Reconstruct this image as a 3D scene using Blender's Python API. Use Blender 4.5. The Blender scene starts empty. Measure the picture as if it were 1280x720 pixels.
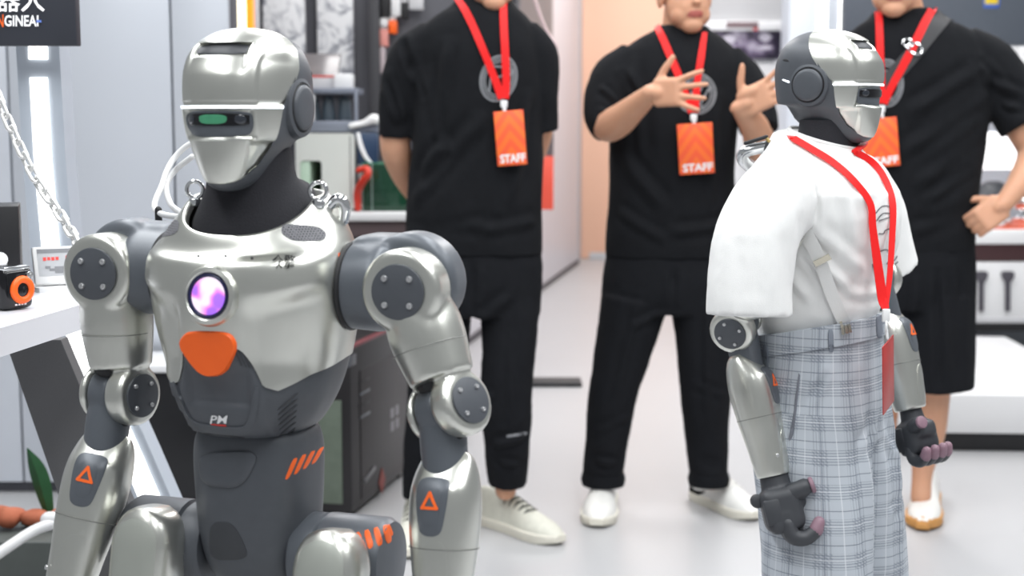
import bpy, bmesh, math, random
import numpy as np
from mathutils import Vector, Matrix
from mathutils.bvhtree import BVHTree

random.seed(7)
SC = bpy.context.scene
COL = SC.collection
PI = math.pi

# ------------------------------------------------------------------ camera
CAM_Z = 1.25
FPX = 1800.0                       # focal length in pixels of a 1280 x 720 frame
PITCH = math.atan(210.0 / FPX)     # looking slightly down
cam_data = bpy.data.cameras.new('camera')
cam_data.sensor_width = 36.0
cam_data.lens = FPX / 1280.0 * 36.0
cam_data.clip_start = 0.05
cam_data.dof.use_dof = True
cam_data.dof.focus_distance = 2.15
cam_data.dof.aperture_fstop = 4.5
cam = bpy.data.objects.new('camera', cam_data)
COL.objects.link(cam)
cam.location = (0, 0, CAM_Z)
cam.rotation_euler = (PI / 2 - PITCH, 0, 0)
SC.camera = cam

# ------------------------------------------------------------------ world, lights, exposure
world = bpy.data.worlds.new('hall_light')
SC.world = world
world.use_nodes = True
world.node_tree.nodes['Background'].inputs[0].default_value = (0.92, 0.96, 1.0, 1)
world.node_tree.nodes['Background'].inputs[1].default_value = 0.30

def area_light(name, loc, sx, sy, watts, color=(1, 1, 1), rot=(0, 0, 0)):
    d = bpy.data.lights.new(name, 'AREA')
    d.shape = 'RECTANGLE'; d.size = sx; d.size_y = sy
    d.energy = watts; d.color = color
    o = bpy.data.objects.new(name, d); COL.objects.link(o)
    o.location = loc; o.rotation_euler = rot
    return o
area_light('ceiling_lamp', (-1.3, 2.2, 3.3), 0.5, 5.0, 105, (0.97, 0.99, 1.0))
area_light('ceiling_lamp', (0.6, 1.6, 3.3), 0.5, 5.0, 105, (0.97, 0.99, 1.0))
area_light('ceiling_lamp', (2.4, 2.4, 3.3), 0.5, 5.0, 105, (0.97, 0.99, 1.0))
area_light('ceiling_lamp', (-0.5, 6.8, 3.4), 0.6, 4.0, 100, (1.0, 0.98, 0.97))
area_light('ceiling_lamp', (1.8, 7.5, 3.4), 0.6, 5.0, 120, (1.0, 0.98, 0.97))
area_light('ceiling_lamp', (0.8, 11.0, 3.4), 2.5, 1.5, 110, (1.0, 0.98, 0.97))
vs = SC.view_settings
vs.view_transform = 'Standard'; vs.look = 'None'; vs.gamma = 1.0
vs.use_curve_mapping = False
vs.exposure = 0.0

# ------------------------------------------------------------------ pixel -> place
CP, SP = math.cos(PITCH), math.sin(PITCH)
def ray_dir(x, y):
    u = (x - 640.0) / FPX; v = (360.0 - y) / FPX
    return Vector((u, CP + v * SP, -SP + v * CP))
def at(x, y, Y):
    d = ray_dir(x, y)
    return Vector((0, 0, CAM_Z)) + d * (Y / d.y)
def on_floor(x, y, z=0.0):
    d = ray_dir(x, y)
    return Vector((0, 0, CAM_Z)) + d * ((z - CAM_Z) / d.z)

# ------------------------------------------------------------------ materials
MATS = {}
def mat(name, col, rough=0.5, metal=0.0, noise=0.0, scale=40.0, bump=0.0, bscale=200.0,
        coat=0.0, emit=None, estr=0.0, alpha=1.0, trans=0.0, sss=0.0, spec=0.5, sheen=0.0):
    m = bpy.data.materials.new(name); m.use_nodes = True
    nt = m.node_tree; b = nt.nodes['Principled BSDF']
    b.inputs['Base Color'].default_value = (*col, 1)
    b.inputs['Roughness'].default_value = rough
    b.inputs['Metallic'].default_value = metal
    b.inputs['Coat Weight'].default_value = coat
    b.inputs['Specular IOR Level'].default_value = spec
    if trans: b.inputs['Transmission Weight'].default_value = trans
    if alpha < 1: b.inputs['Alpha'].default_value = alpha
    if sheen:
        b.inputs['Sheen Weight'].default_value = sheen
    if sss:
        b.inputs['Subsurface Weight'].default_value = sss
        b.inputs['Subsurface Radius'].default_value = (0.012, 0.004, 0.002)
        b.inputs['Subsurface Scale'].default_value = 1.0
    if emit:
        b.inputs['Emission Color'].default_value = (*emit, 1)
        b.inputs['Emission Strength'].default_value = estr
    if noise or bump:
        tc = nt.nodes.new('ShaderNodeTexCoord')
    if noise:
        n = nt.nodes.new('ShaderNodeTexNoise'); n.inputs['Scale'].default_value = scale
        n.inputs['Detail'].default_value = 4
        nt.links.new(tc.outputs['Object'], n.inputs['Vector'])
        mx = nt.nodes.new('ShaderNodeMix'); mx.data_type = 'RGBA'
        mx.inputs['A'].default_value = (*[max(0, c * (1 - noise)) for c in col], 1)
        mx.inputs['B'].default_value = (*[min(1, c * (1 + noise)) for c in col], 1)
        nt.links.new(n.outputs['Fac'], mx.inputs['Factor'])
        nt.links.new(mx.outputs['Result'], b.inputs['Base Color'])
    if bump:
        n2 = nt.nodes.new('ShaderNodeTexNoise'); n2.inputs['Scale'].default_value = bscale
        nt.links.new(tc.outputs['Object'], n2.inputs['Vector'])
        bp = nt.nodes.new('ShaderNodeBump'); bp.inputs['Strength'].default_value = bump
        bp.inputs['Distance'].default_value = 0.002
        nt.links.new(n2.outputs['Fac'], bp.inputs['Height'])
        nt.links.new(bp.outputs['Normal'], b.inputs['Normal'])
    MATS[name] = m
    return m

M_SILVER = mat('silver_paint', (0.69, 0.695, 0.645), 0.30, 0.93, 0.04, 25, coat=0.2)
M_SEAM = mat('seam_grey', (0.22, 0.22, 0.21), 0.5, 0.5, 0.05)  # mid-grey for the joint lines of the arm shells
M_SILVER_IN = mat('silver_satin_panel', (0.47, 0.49, 0.445), 0.4, 0.6, 0.04, 30)
M_DARK = mat('charcoal_plastic', (0.078, 0.085, 0.098), 0.45, 0.1, 0.1, 60, 0.05, 900)
M_DARK2 = mat('deep_charcoal_plastic', (0.042, 0.045, 0.052), 0.5, 0.05, 0.12, 60)
M_GREYPL = mat('blue_grey_housing', (0.108, 0.12, 0.138), 0.4, 0.2, 0.06, 40)
M_BLACK = mat('black_gloss', (0.006, 0.006, 0.008), 0.12)
M_BLACKM = mat('black_matte', (0.012, 0.012, 0.014), 0.6, noise=0.2)
M_NECK = mat('black_knit', (0.014, 0.014, 0.019), 0.85, noise=0.3, scale=300, bump=0.3, bscale=500)
M_ORANGE = mat('orange_plastic', (1.0, 0.135, 0.010), 0.4, noise=0.05, scale=80)
M_ORMARK = mat('orange_mark', (1.0, 0.15, 0.02), 0.45, noise=0.06, scale=80)
M_SCREW = mat('steel_screw', (0.75, 0.75, 0.76), 0.3, 0.9, 0.05)
M_CHROME = mat('chrome', (0.8, 0.81, 0.82), 0.12, 1.0, 0.03)
M_LEDW = mat('white_led_bar', (0.9, 0.95, 1), 0.4, emit=(0.85, 0.92, 1.0), estr=2.2)
M_WHITEPR = mat('white_print', (0.85, 0.85, 0.86), 0.5, noise=0.03)
M_REDPR = mat('red_print', (0.75, 0.04, 0.03), 0.5, noise=0.05)
M_BLACKPR = mat('black_print', (0.008, 0.008, 0.009), 0.9, noise=0.1, spec=0.1)
M_TIP = mat('mauve_rubber', (0.25, 0.15, 0.19), 0.5, noise=0.15, scale=120)

# ------------------------------------------------------------------ mesh building
def V3(p): return np.array(p, float)
class Geo:
    def __init__(s): s.v = []; s.f = []
    def add(s, VF):
        V, F = VF
        n = len(s.v)
        s.v.extend([tuple(map(float, p)) for p in V])
        s.f.extend([tuple(i + n for i in f) for f in F])
        return s
def geo(*parts):
    g = Geo()
    for p in parts: g.add(p)
    return (g.v, g.f)
def xf(VF, M):
    V, F = VF
    return ([tuple(M @ Vector(p)) for p in V], F)

def grid_faces(nr, nc, closed):
    F = []
    for i in range(nr - 1):
        for j in range(nc if closed else nc - 1):
            k = (j + 1) % nc
            F.append((i * nc + j, i * nc + k, (i + 1) * nc + k, (i + 1) * nc + j))
    return F
def loft(rings, cap=True):
    nc = len(rings[0]); V = [tuple(p) for r in rings for p in r]
    F = grid_faces(len(rings), nc, True)
    if cap:
        F.append(tuple(range(nc))[::-1])
        b = (len(rings) - 1) * nc
        F.append(tuple(b + j for j in range(nc)))
    return V, F
def sgnpow(x, e): return np.sign(x) * np.abs(x) ** e
def ring(c, ax, ay, a, b, n=32, e=2.0):
    t = np.linspace(0, 2 * PI, n, endpoint=False)
    c = V3(c); ax = V3(ax); ay = V3(ay)
    x = sgnpow(np.cos(t), 2 / e) * a; y = sgnpow(np.sin(t), 2 / e) * b
    return c + np.outer(x, ax) + np.outer(y, ay)
def unit(v):
    v = V3(v); return v / (np.linalg.norm(v) + 1e-12)
def frame(d, up=(0, 0, 1)):
    d = unit(d); up = V3(up)
    if abs(np.dot(d, unit(up))) > 0.98: up = V3((0, 1, 0)) if abs(d[1]) < 0.9 else V3((1, 0, 0))
    x = unit(np.cross(up, d)); y = np.cross(d, x)
    return x, y, d
def crom(P, k):
    """Catmull-Rom through rows of P, k steps per span"""
    P = np.array(P, float); n = len(P)
    if n < 3: 
        return np.array([P[0] + (P[-1] - P[0]) * t for t in np.linspace(0, 1, k + 1)])
    Q = np.vstack([2 * P[0] - P[1], P, 2 * P[-1] - P[-2]])
    out = []
    for i in range(1, n):
        p0, p1, p2, p3 = Q[i - 1], Q[i], Q[i + 1], Q[i + 2]
        for s in range(k):
            t = s / k
            out.append(0.5 * (2 * p1 + (p2 - p0) * t + (2 * p0 - 5 * p1 + 4 * p2 - p3) * t * t + (3 * p1 - p0 - 3 * p2 + p3) * t ** 3))
    out.append(P[-1])
    return np.array(out)
def tube(pts, radii, n=12, k=5, round_ends=True, flat=1.0, up=(0, 0, 1), e=2.0):
    """swept tube through pts (xyz) with radii; flat squeezes it along the frame's y"""
    A = np.column_stack([np.array([tuple(p) for p in pts], float), np.array(radii, float)])
    A = crom(A, k) if k > 1 else A
    P = A[:, :3]; R = A[:, 3]
    T = np.gradient(P, axis=0)
    x, y, d = frame(T[0], up)
    rings = []
    def put(c, r): rings.append(ring(c, x, y, r, r * flat, n, e))
    if round_ends:
        for a in (80, 55, 28): put(P[0] - d * R[0] * math.sin(math.radians(a)) , R[0] * math.cos(math.radians(a)))
    for i in range(len(P)):
        dn = unit(T[i]); x = unit(x - dn * np.dot(x, dn)); y = np.cross(dn, x); d = dn
        put(P[i], R[i])
    if round_ends:
        for a in (28, 55, 80): put(P[-1] + d * R[-1] * math.sin(math.radians(a)), R[-1] * math.cos(math.radians(a)))
    return loft(rings)
def lathe(profile, o, axis, n=32, up=(0, 0, 1), sx=1.0, sy=1.0):
    x, y, d = frame(axis, up); o = V3(o)
    rings = [ring(o + d * h, x, y, max(r, 1e-5) * sx, max(r, 1e-5) * sy, n) for r, h in profile]
    return loft(rings)
def cylb(o, axis, r, h, bev=0.003, n=32, r2=None, up=(0, 0, 1)):
    r2 = r if r2 is None else r2
    b = bev
    return lathe([(r - b, 0), (r - 0.3 * b, 0.3 * b), (r, b), (r2, h - b), (r2 - 0.3 * b, h - 0.3 * b), (r2 - b, h)], o, axis, n, up)
def rbox(c, size, bev=0.005, R=None, seg=2):
    bm = bmesh.new(); bmesh.ops.create_cube(bm, size=1.0)
    for v in bm.verts: v.co = Vector((v.co.x * size[0], v.co.y * size[1], v.co.z * size[2]))
    if bev: bmesh.ops.bevel(bm, geom=bm.edges[:], offset=min(bev, min(size) * 0.49), segments=seg, affect='EDGES', profile=0.5)
    M = Matrix.Translation(Vector(c)) @ (R.to_4x4() if R is not None else Matrix.Identity(4))
    V = [tuple(M @ v.co) for v in bm.verts]; bm.verts.index_update()
    F = [tuple(v.index for v in f.verts) for f in bm.faces]; bm.free()
    return V, F
def ellipsoid(c, r, R=None, nu=20, nv=12):
    rings = []
    for i in range(1, nv):
        a = PI * i / nv
        t = np.linspace(0, 2 * PI, nu, endpoint=False)
        rings.append(np.column_stack([np.cos(t) * math.sin(a) * r[0], np.sin(t) * math.sin(a) * r[1], np.full(nu, -math.cos(a) * r[2])]))
    M = np.array(R) if R is not None else np.eye(3)
    return loft([q @ M.T + V3(c) for q in rings])
def torus(c, axis, R, r, n=24, m=10, a0=0.0, a1=2 * PI, up=(0, 0, 1), sy=1.0):
    x, y, d = frame(axis, up); c = V3(c)
    full = abs(a1 - a0 - 2 * PI) < 1e-6
    V = []
    ts = np.linspace(a0, a1, n, endpoint=not full)
    for t in ts:
        e = x * math.cos(t) + y * math.sin(t) * sy; cc = c + e * R
        eu = unit(e)
        for s in np.linspace(0, 2 * PI, m, endpoint=False):
            V.append(tuple(cc + eu * r * math.cos(s) + d * r * math.sin(s)))
    F = []
    for i in range(n if full else n - 1):
        k = (i + 1) % n
        for j in range(m):
            l = (j + 1) % m
            F.append((i * m + j, k * m + j, k * m + l, i * m + l))
    return V, F
def prism(poly, z0, z1, M=None):
    """2D outline extruded along z"""
    n = len(poly)
    V = [(p[0], p[1], z0) for p in poly] + [(p[0], p[1], z1) for p in poly]
    F = [tuple(range(n))[::-1], tuple(range(n, 2 * n))] + [(i, (i + 1) % n, n + (i + 1) % n, n + i) for i in range(n)]
    return xf((V, F), M) if M is not None else (V, F)
def chaikin(P, it=2, closed=True):
    P = [np.array(p, float) for p in P]
    for _ in range(it):
        Q = []
        n = len(P)
        for i in range(n if closed else n - 1):
            a, b = P[i], P[(i + 1) % n]
            Q += [a * 0.8 + b * 0.2, a * 0.2 + b * 0.8]
        if not closed: Q = [P[0]] + Q + [P[-1]]
        P = Q
    return P
def resample(P, n):
    P = np.array(P + [P[0]], float)
    s = np.concatenate([[0], np.cumsum(np.linalg.norm(np.diff(P, axis=0), axis=1))])
    t = np.linspace(0, s[-1], n, endpoint=False)
    return np.column_stack([np.interp(t, s, P[:, i]) for i in range(P.shape[1])])

def to_mesh(name, VF, smooth=True, angle=40):
    me = bpy.data.meshes.new(name)
    me.from_pydata([tuple(p) for p in VF[0]], [], [tuple(f) for f in VF[1]])
    bm = bmesh.new(); bm.from_mesh(me)
    bmesh.ops.recalc_face_normals(bm, faces=bm.faces[:])
    bm.to_mesh(me); bm.free()
    finish(me, smooth, angle)
    return me
def finish(me, smooth=True, angle=40):
    if smooth:
        me.polygons.foreach_set('use_smooth', [True] * len(me.polygons))
        if angle and angle < 180:
            try: me.set_sharp_from_angle(angle=math.radians(angle))
            except Exception: pass
    me.update()
def mk(name, VF, m, parent=None, smooth=True, angle=40, loc=None):
    me = VF if isinstance(VF, bpy.types.Mesh) else to_mesh(name, VF, smooth, angle)
    o = bpy.data.objects.new(name, me)
    for mm in (m if isinstance(m, (list, tuple)) else [m]):
        if mm is not None: me.materials.append(mm)
    COL.objects.link(o)
    if parent is not None: o.parent = parent
    if loc is not None: o.location = loc
    return o
def tag(o, label, cat, group=None):
    o['label'] = label; o['category'] = cat
    if group: o['group'] = group
    return o
def struct(o):
    o['kind'] = 'structure'; return o
def empty(name, loc, rz=0.0):
    o = bpy.data.objects.new(name, None); COL.objects.link(o)
    o.empty_display_size = 0.1
    o.location = loc; o.rotation_euler = (0, 0, rz)
    return o
def origin_to(o, p):
    """move a top-level mesh object's origin to p without moving its mesh"""
    p = Vector(p)
    o.data.transform(Matrix.Translation(-p)); o.location = p
    return o
def thing(name, VF, m, label, cat, group=None, **k):
    o = mk(name, VF, m, **k)
    co = np.array([v.co[:] for v in o.data.vertices])
    c = (co.max(0) + co.min(0)) / 2
    origin_to(o, (c[0], c[1], co[:, 2].min()))
    return tag(o, label, cat, group)

def fuse(parts, voxel=0.005, smooth=6, factor=0.5):
    """one continuous skin around overlapping closed shapes"""
    me = to_mesh('fuse_source', geo(*parts), smooth=False)
    o = bpy.data.objects.new('fuse_source', me); COL.objects.link(o)
    r = o.modifiers.new('r', 'REMESH'); r.mode = 'VOXEL'; r.voxel_size = voxel; r.use_smooth_shade = True
    if smooth:
        s = o.modifiers.new('s', 'SMOOTH'); s.factor = factor; s.iterations = smooth
    dg = bpy.context.evaluated_depsgraph_get(); dg.update()
    out = bpy.data.meshes.new_from_object(o.evaluated_get(dg), depsgraph=dg)
    bpy.data.objects.remove(o); bpy.data.meshes.remove(me)
    out.polygons.foreach_set('use_smooth', [True] * len(out.polygons))
    return out
def mesh_np(me):
    n = len(me.vertices)
    co = np.empty(n * 3); me.vertices.foreach_get('co', co)
    no = np.empty(n * 3); me.vertices.foreach_get('normal', no)
    return co.reshape(-1, 3), no.reshape(-1, 3)
def displace(me, fn):
    co, no = mesh_np(me)
    co = co + no * fn(co, no)[:, None]
    me.vertices.foreach_set('co', co.ravel()); me.update()
    return me
def wav(P, freq, seed, stretch=(1, 1, 1), oct=3):
    """smooth vectorised noise, about -1..1"""
    rs = np.random.RandomState(seed); P = P * np.array(stretch)
    out = np.zeros(len(P)); amp = 1.0; tot = 0
    for o in range(oct):
        acc = np.zeros(len(P))
        for k in range(5):
            d = rs.normal(size=3); d /= np.linalg.norm(d)
            d2 = rs.normal(size=3); d2 /= np.linalg.norm(d2)
            acc += np.sin(P @ d * freq * 6.283 + rs.rand() * 6.28 + 1.6 * np.sin(P @ d2 * freq * 3.7 + rs.rand() * 6.28))
        out += amp * acc / 3.0; tot += amp
        amp *= 0.5; freq *= 1.9
    return out / tot
def folds(P, segs):
    """cloth folds: list of (p0, p1, width, height)"""
    out = np.zeros(len(P))
    for p0, p1, w, h in segs:
        p0 = V3(p0); p1 = V3(p1); d = p1 - p0; L2 = d @ d + 1e-9
        t = np.clip(((P - p0) @ d) / L2, 0, 1)
        q = p0 + t[:, None] * d
        r = np.linalg.norm(P - q, axis=1)
        env = np.clip(np.minimum(t, 1 - t) * 5 + 0.25, 0, 1)
        out += h * env * (np.exp(-(r / w) ** 2) - 0.7 * np.exp(-((r - 1.9 * w) / w) ** 2))
    return out
def sstep(a, b, x):
    t = np.clip((np.asarray(x, float) - a) / (b - a), 0, 1); return t * t * (3 - 2 * t)

def bvh_of(*objs):
    V = []; F = []
    for o in objs:
        me = o.data if hasattr(o, 'data') else o
        n = len(V); V += [v.co.copy() for v in me.vertices]
        F += [tuple(i + n for i in p.vertices) for p in me.polygons]
    return BVHTree.FromPolygons(V, F)
def cam_ray(Minv=None):
    """pixel -> ray in the local frame of Minv"""
    def fn(p):
        o = Vector((0, 0, CAM_Z)); d = ray_dir(p[0], p[1])
        if Minv is None: return o, d.normalized()
        return Minv @ o, (Minv.to_3x3() @ d).normalized()
    return fn
def front_ray(p): return Vector((p[0], -2.0, p[1])), Vector((0, 1, 0))
def left_ray(p): return Vector((2.0, p[0], p[1])), Vector((-1, 0, 0))
def right_ray(p): return Vector((-2.0, p[0], p[1])), Vector((1, 0, 0))
def cast(bvh, ray, p, last=None):
    o, d = ray(p)
    loc, nor, i, dist = bvh.ray_cast(o, d)
    if loc is None:
        t = (last[0] - o).dot(d) if last else None
        if t is None:                       # look for the surface just below this place
            for k in range(1, 40):
                o2, d2 = ray((p[0], p[1] + 2.0 * k))
                l2, n2, i2, t = bvh.ray_cast(o2, d2)
                if l2 is not None: break
            if t is None: t = 2.0
        q = o + d * t
        loc, nor, i, dist = bvh.find_nearest(q)
    if nor.dot(d) > 0: nor = -nor
    return loc, nor
def plate(bvh, ray, poly, th=0.002, off=0.0, n=40, K=5, bev=0.5, it=2, sink=0.002):
    """a thin plate that follows the surface under a 2D outline"""
    P = resample(chaikin(poly, it) if it else [np.array(q, float) for q in poly], n)
    c = P.mean(0)
    V = []; F = []
    l0 = cast(bvh, ray, c)
    V.append(l0[0] + l0[1] * (th + off))
    hs = [th] * (K - 1) + [th * bev, -sink]
    fr = [k / K for k in range(1, K)] + [1.0, 1.0]
    if K > 1: fr[K - 2] = 1 - 0.5 / K
    for k, (h, s) in enumerate(zip(hs, fr)):
        for q in P:
            a = cast(bvh, ray, c + (q - c) * s, l0)
            V.append(a[0] + a[1] * (h + off))
    for j in range(n): F.append((0, 1 + j, 1 + (j + 1) % n))
    for k in range(len(hs) - 1):
        for j in range(n):
            a = 1 + k * n + j; b = 1 + k * n + (j + 1) % n
            F.append((a, a + n, b + n, b))
    b0 = 1 + (len(hs) - 1) * n
    F.append(tuple(b0 + j for j in range(n)))
    return [tuple(v) for v in V], F
def ribbon(bvh, ray, path, w, th=0.002, off=0.003, k=8, nw=5):
    """strip laid along a 2D path on a surface"""
    A = crom([np.array(p, float) for p in path], k)
    T = np.gradient(A, axis=0); N = np.column_stack([-T[:, 1], T[:, 0]]); N /= np.linalg.norm(N, axis=1)[:, None]
    W = np.interp(np.linspace(0, 1, len(A)), np.linspace(0, 1, len(w)), w) if hasattr(w, '__len__') else np.full(len(A), w)
    rows_t = []; rows_b = []; last = None
    for p, nn, ww in zip(A, N, W):
        rt = []; rb = []
        for s in np.linspace(-0.5, 0.5, nw):
            last = cast(bvh, ray, p + nn * ww * s, last)
            rt.append(last[0] + last[1] * (off + th)); rb.append(last[0] + last[1] * off)
        rows_t.append(rt); rows_b.append(rb)
    rings = [rt + rb[::-1] for rt, rb in zip(rows_t, rows_b)]
    return loft([[tuple(q) for q in r] for r in rings])
def ribbon3d(pts, w, nrm, th=.002, k=6):
    """free strip through 3D points; nrm faces outward"""
    A = crom(np.array([tuple(p) for p in pts]), k); T = np.gradient(A, axis=0)
    W = np.interp(np.linspace(0, 1, len(A)), np.linspace(0, 1, len(w)), w); nrm = V3(nrm)
    rings = []
    for p, t, ww in zip(A, T, W):
        s = unit(np.cross(t, nrm)) * ww / 2; u = unit(np.cross(s, t)) * th / 2
        rings.append([p - s - u, p + s - u, p + s + u, p - s + u])
    return loft(rings)
def text_geo(body, size=1.0, align='CENTER', bold=0.0, shear=0.0):
    cu = bpy.data.curves.new('text', 'FONT'); cu.body = body; cu.size = size
    cu.align_x = align; cu.align_y = 'CENTER'; cu.offset = bold; cu.shear = shear; cu.resolution_u = 3
    o = bpy.data.objects.new('text', cu); COL.objects.link(o)
    dg = bpy.context.evaluated_depsgraph_get(); dg.update()
    me = bpy.data.meshes.new_from_object(o.evaluated_get(dg), depsgraph=dg)
    V = [tuple(v.co) for v in me.vertices]; F = [tuple(p.vertices) for p in me.polygons]
    bpy.data.objects.remove(o); bpy.data.curves.remove(cu); bpy.data.meshes.remove(me)
    return V, F
def text_fit(body, x0, x1, y0, y1, bold=0.0, shear=0.0):
    """text as flat 2D geometry stretched to a rectangle"""
    V, F = text_geo(body, 1.0, 'LEFT', bold, shear)
    A = np.array(V); lo = A.min(0); hi = A.max(0)
    A[:, 0] = x0 + (A[:, 0] - lo[0]) / (hi[0] - lo[0]) * (x1 - x0)
    A[:, 1] = y0 + (A[:, 1] - lo[1]) / (hi[1] - lo[1]) * (y1 - y0)
    return A, F
def text_on(bvh, ray, body, x0, x1, y0, y1, off=0.0012, bold=0.0, shear=0.0, maptext=None):
    A, F = text_fit(body, x0, x1, y0, y1, bold, shear)
    V = []; last = None
    for p in A:
        q = maptext(p) if maptext else p[:2]
        last = cast(bvh, ray, q, last); V.append(tuple(last[0] + last[1] * off))
    return V, F
# ================================================================== the hall
M_FLOOR = mat('polished_floor', (0.45, 0.45, 0.46), 0.40, noise=0.06, scale=1.1, coat=0.05)
M_WALLW = mat('white_wall', (0.66, 0.64, 0.68), 0.35, noise=0.03, scale=3)
M_ORANGELIT = mat('orange_lit_wall', (0.93, 0.56, 0.40), 0.6, noise=0.02, scale=2)  # orange light falling on the back wall, painted into its base colour
M_METALW = mat('satin_metal_cladding', (0.68, 0.71, 0.77), 0.33, 0.4, 0.05, 1.2)
M_DGREY = mat('dark_grey_wall', (0.085, 0.085, 0.10), 0.45, noise=0.12, scale=4)
M_TRIMD = mat('dark_skirting', (0.05, 0.045, 0.055), 0.5, noise=0.1)
M_LGREY = mat('light_grey_panel', (0.60, 0.60, 0.62), 0.45, noise=0.03, scale=5)
M_WHITEP = mat('white_panel', (0.80, 0.80, 0.81), 0.4, noise=0.02, scale=5)
M_LED = mat('cool_led_strip', (1, 1, 1), 0.5, emit=(1.0, 0.99, 0.95), estr=2.2)
M_LEDWARM = mat('warm_led_strip', (1, .95, .8), 0.5, emit=(1.0, 0.88, 0.62), estr=2.2)
M_LEDOR = mat('orange_led_edge', (1, .3, .02), 0.5, emit=(1.0, 0.20, 0.01), estr=1.6)
def pbox(x0, y0, x1, y1, Y, depth, bev=.004, zmin=None, zmax=None):
    """upright box whose front face covers a pixel rectangle at distance Y"""
    a = at(x0, y1, Y); b = at(x1, y0, Y)
    z0 = a.z if zmin is None else zmin; z1 = b.z if zmax is None else zmax
    xl = at(x0, 150, Y).x; xr = at(x1, 150, Y).x
    return rbox(((xl + xr) / 2, Y + depth / 2, (z0 + z1) / 2), (xr - xl, depth, z1 - z0), bev)
def X(px, Y): return at(px, 150, Y).x
floor = struct(mk('floor', ([(-6, -3, 0), (8, -3, 0), (8, 16, 0), (-6, 16, 0)], [(0, 1, 2, 3)]), M_FLOOR, smooth=False))
# left: metal cladding in tall panels
wl = struct(mk('wall_left', rbox((X(-60, 4.75), 4.83, 1.5), (X(290, 4.75) - X(-410, 4.75), .12, 3.0), .003), M_DGREY))
for a, b in ((-405, -196), (-194, 12), (14, 216), (218, 289)):
    mk('panel', rbox(((X(a, 4.75) + X(b, 4.75)) / 2, 4.755, 1.52), (X(b, 4.75) - X(a, 4.75) - .002, .03, 2.96), .002), M_METALW, wl)
# dark wall behind the shelves
wm = struct(mk('wall_middle', rbox(((X(290, 6.1) + X(505, 6.1)) / 2, 6.16, 1.5), (X(505, 6.1) - X(290, 6.1) + .5, .1, 3.0), .003), M_DGREY))
# white partition running back along the aisle
def slab(p, q, th, z0, z1, side=-1):
    p = V3((*p, 0)); q = V3((*q, 0)); d = unit(q - p); n = np.array([-d[1], d[0], 0]) * side * -1
    pts = [p, q, q + n * th, p + n * th]
    return prism([(a[0], a[1]) for a in pts], z0, z1)
ws = struct(mk('wall_aisle', slab((-.45, 6.9), (.575, 12.55), .08, 0, 3.0), M_WALLW, smooth=False))
struct(mk('baseboard_aisle', slab((-.44, 6.88), (.59, 12.55), .03, 0, .035), M_TRIMD, smooth=False))
wb_ = struct(mk('wall_back', rbox((3.2, 13.1, 1.6), (9.5, .12, 3.2), .003), M_WALLW))
mk('panel', rbox(((X(727, 13) + X(930, 13)) / 2, 13.02, 1.6), (X(930, 13) - X(727, 13), .05, 3.19), .003), M_ORANGELIT, wb_)
struct(mk('baseboard_back', rbox((4.2, 12.98, .03), (7.0, .02, .06), .003), M_LGREY))
# ================================================================== robots
def cub(keys, t):
    """smooth interpolation of a key table (rows) at parameter t in 0..1"""
    K = np.array(keys, float); n = len(K)
    u = np.clip(np.asarray(t, float), 0, 1) * (n - 1)
    i = np.clip(u.astype(int), 0, n - 2); f = (u - i)[:, None]
    T = np.gradient(K, axis=0)
    a, b, ta, tb = K[i], K[i + 1], T[i], T[i + 1]
    return (2 * f**3 - 3 * f**2 + 1) * a + (f**3 - 2 * f**2 + f) * ta + (-2 * f**3 + 3 * f**2) * b + (f**3 - f**2) * tb

HEAD = [(-.097, .016, .045, .026), (-.096, .030, .070, .048), (-.088, .038, .085, .062), (-.068, .048, .093, .074), (-.036, .061, .097, .085),
        (0, .069, .098, .090), (.03, .070, .098, .091), (.052, .068, .092, .086), (.072, .060, .079, .075),
        (.086, .047, .060, .059), (.095, .030, .038, .039), (.099, .014, .017, .018), (.100, .001, .001, .001)]
def head_rows(t): return cub(HEAD, t)
def head_pt(row, phi, off=0.0, relief=True):
    """row = (z,w,f,b); phi from the front, + to the robot's left"""
    z, w, f, b = row
    e = 2.35
    s, c = np.sin(phi), np.cos(phi)
    x = w * sgnpow(s, 2 / e); y = -np.where(c > 0, f, b) * sgnpow(np.abs(c), 2 / e) * np.sign(c)
    x = x * np.ones_like(phi); y = y * np.ones_like(phi)
    tilt = 0.30 * (1 - sstep(-.088, -.02, z))
    zz = z + tilt * (y + f)
    nx = s / max(w, .01); ny = -c / max(f, .01); L = np.sqrt(nx * nx + ny * ny); nx /= L; ny /= L
    d = np.full_like(x, off)
    if relief:
        fr = sstep(0.0, 0.25, c)
        # visor pocket, forehead intake and the scoop under it
        d -= fr * 0.007 * sstep(.047, .043, np.abs(x)) * sstep(-.036, -.032, zz) * sstep(.0025, -.0005, zz)
        d -= fr * 0.009 * sstep(.0375, .034, np.abs(x)) * sstep(.062, .065, zz) * sstep(.080, .077, zz)
        d -= fr * 0.0035 * sstep(.040, .034, np.abs(x)) * sstep(.040, .062, zz) * sstep(.066, .062, zz)
        # cheeks set back from the muzzle
        mz = .030 + .012 * sstep(-.03, -.09, zz) * -1 + .006
        d -= fr * 0.0045 * sstep(mz, mz + .006, np.abs(x)) * sstep(-.034, -.042, zz)
        d -= fr * 0.003 * sstep(.046, .052, np.abs(x)) * sstep(.0, .01, zz) * sstep(.075, .055, zz)
        # thin groove above the light bar
        d -= fr * 0.0015 * sstep(.0015, 0, np.abs(zz - .008))
    x = x + nx * d; y = y + ny * d
    return np.column_stack([x, y, zz * np.ones_like(x)])
GK = ([-.1, -.09, -.084, -.075, -.055, 0.0, .012, .03, .05, .075, .1], [.1, .088, .070, .054, .046, .043, .034, .018, .004, -.008, -.017])
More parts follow.
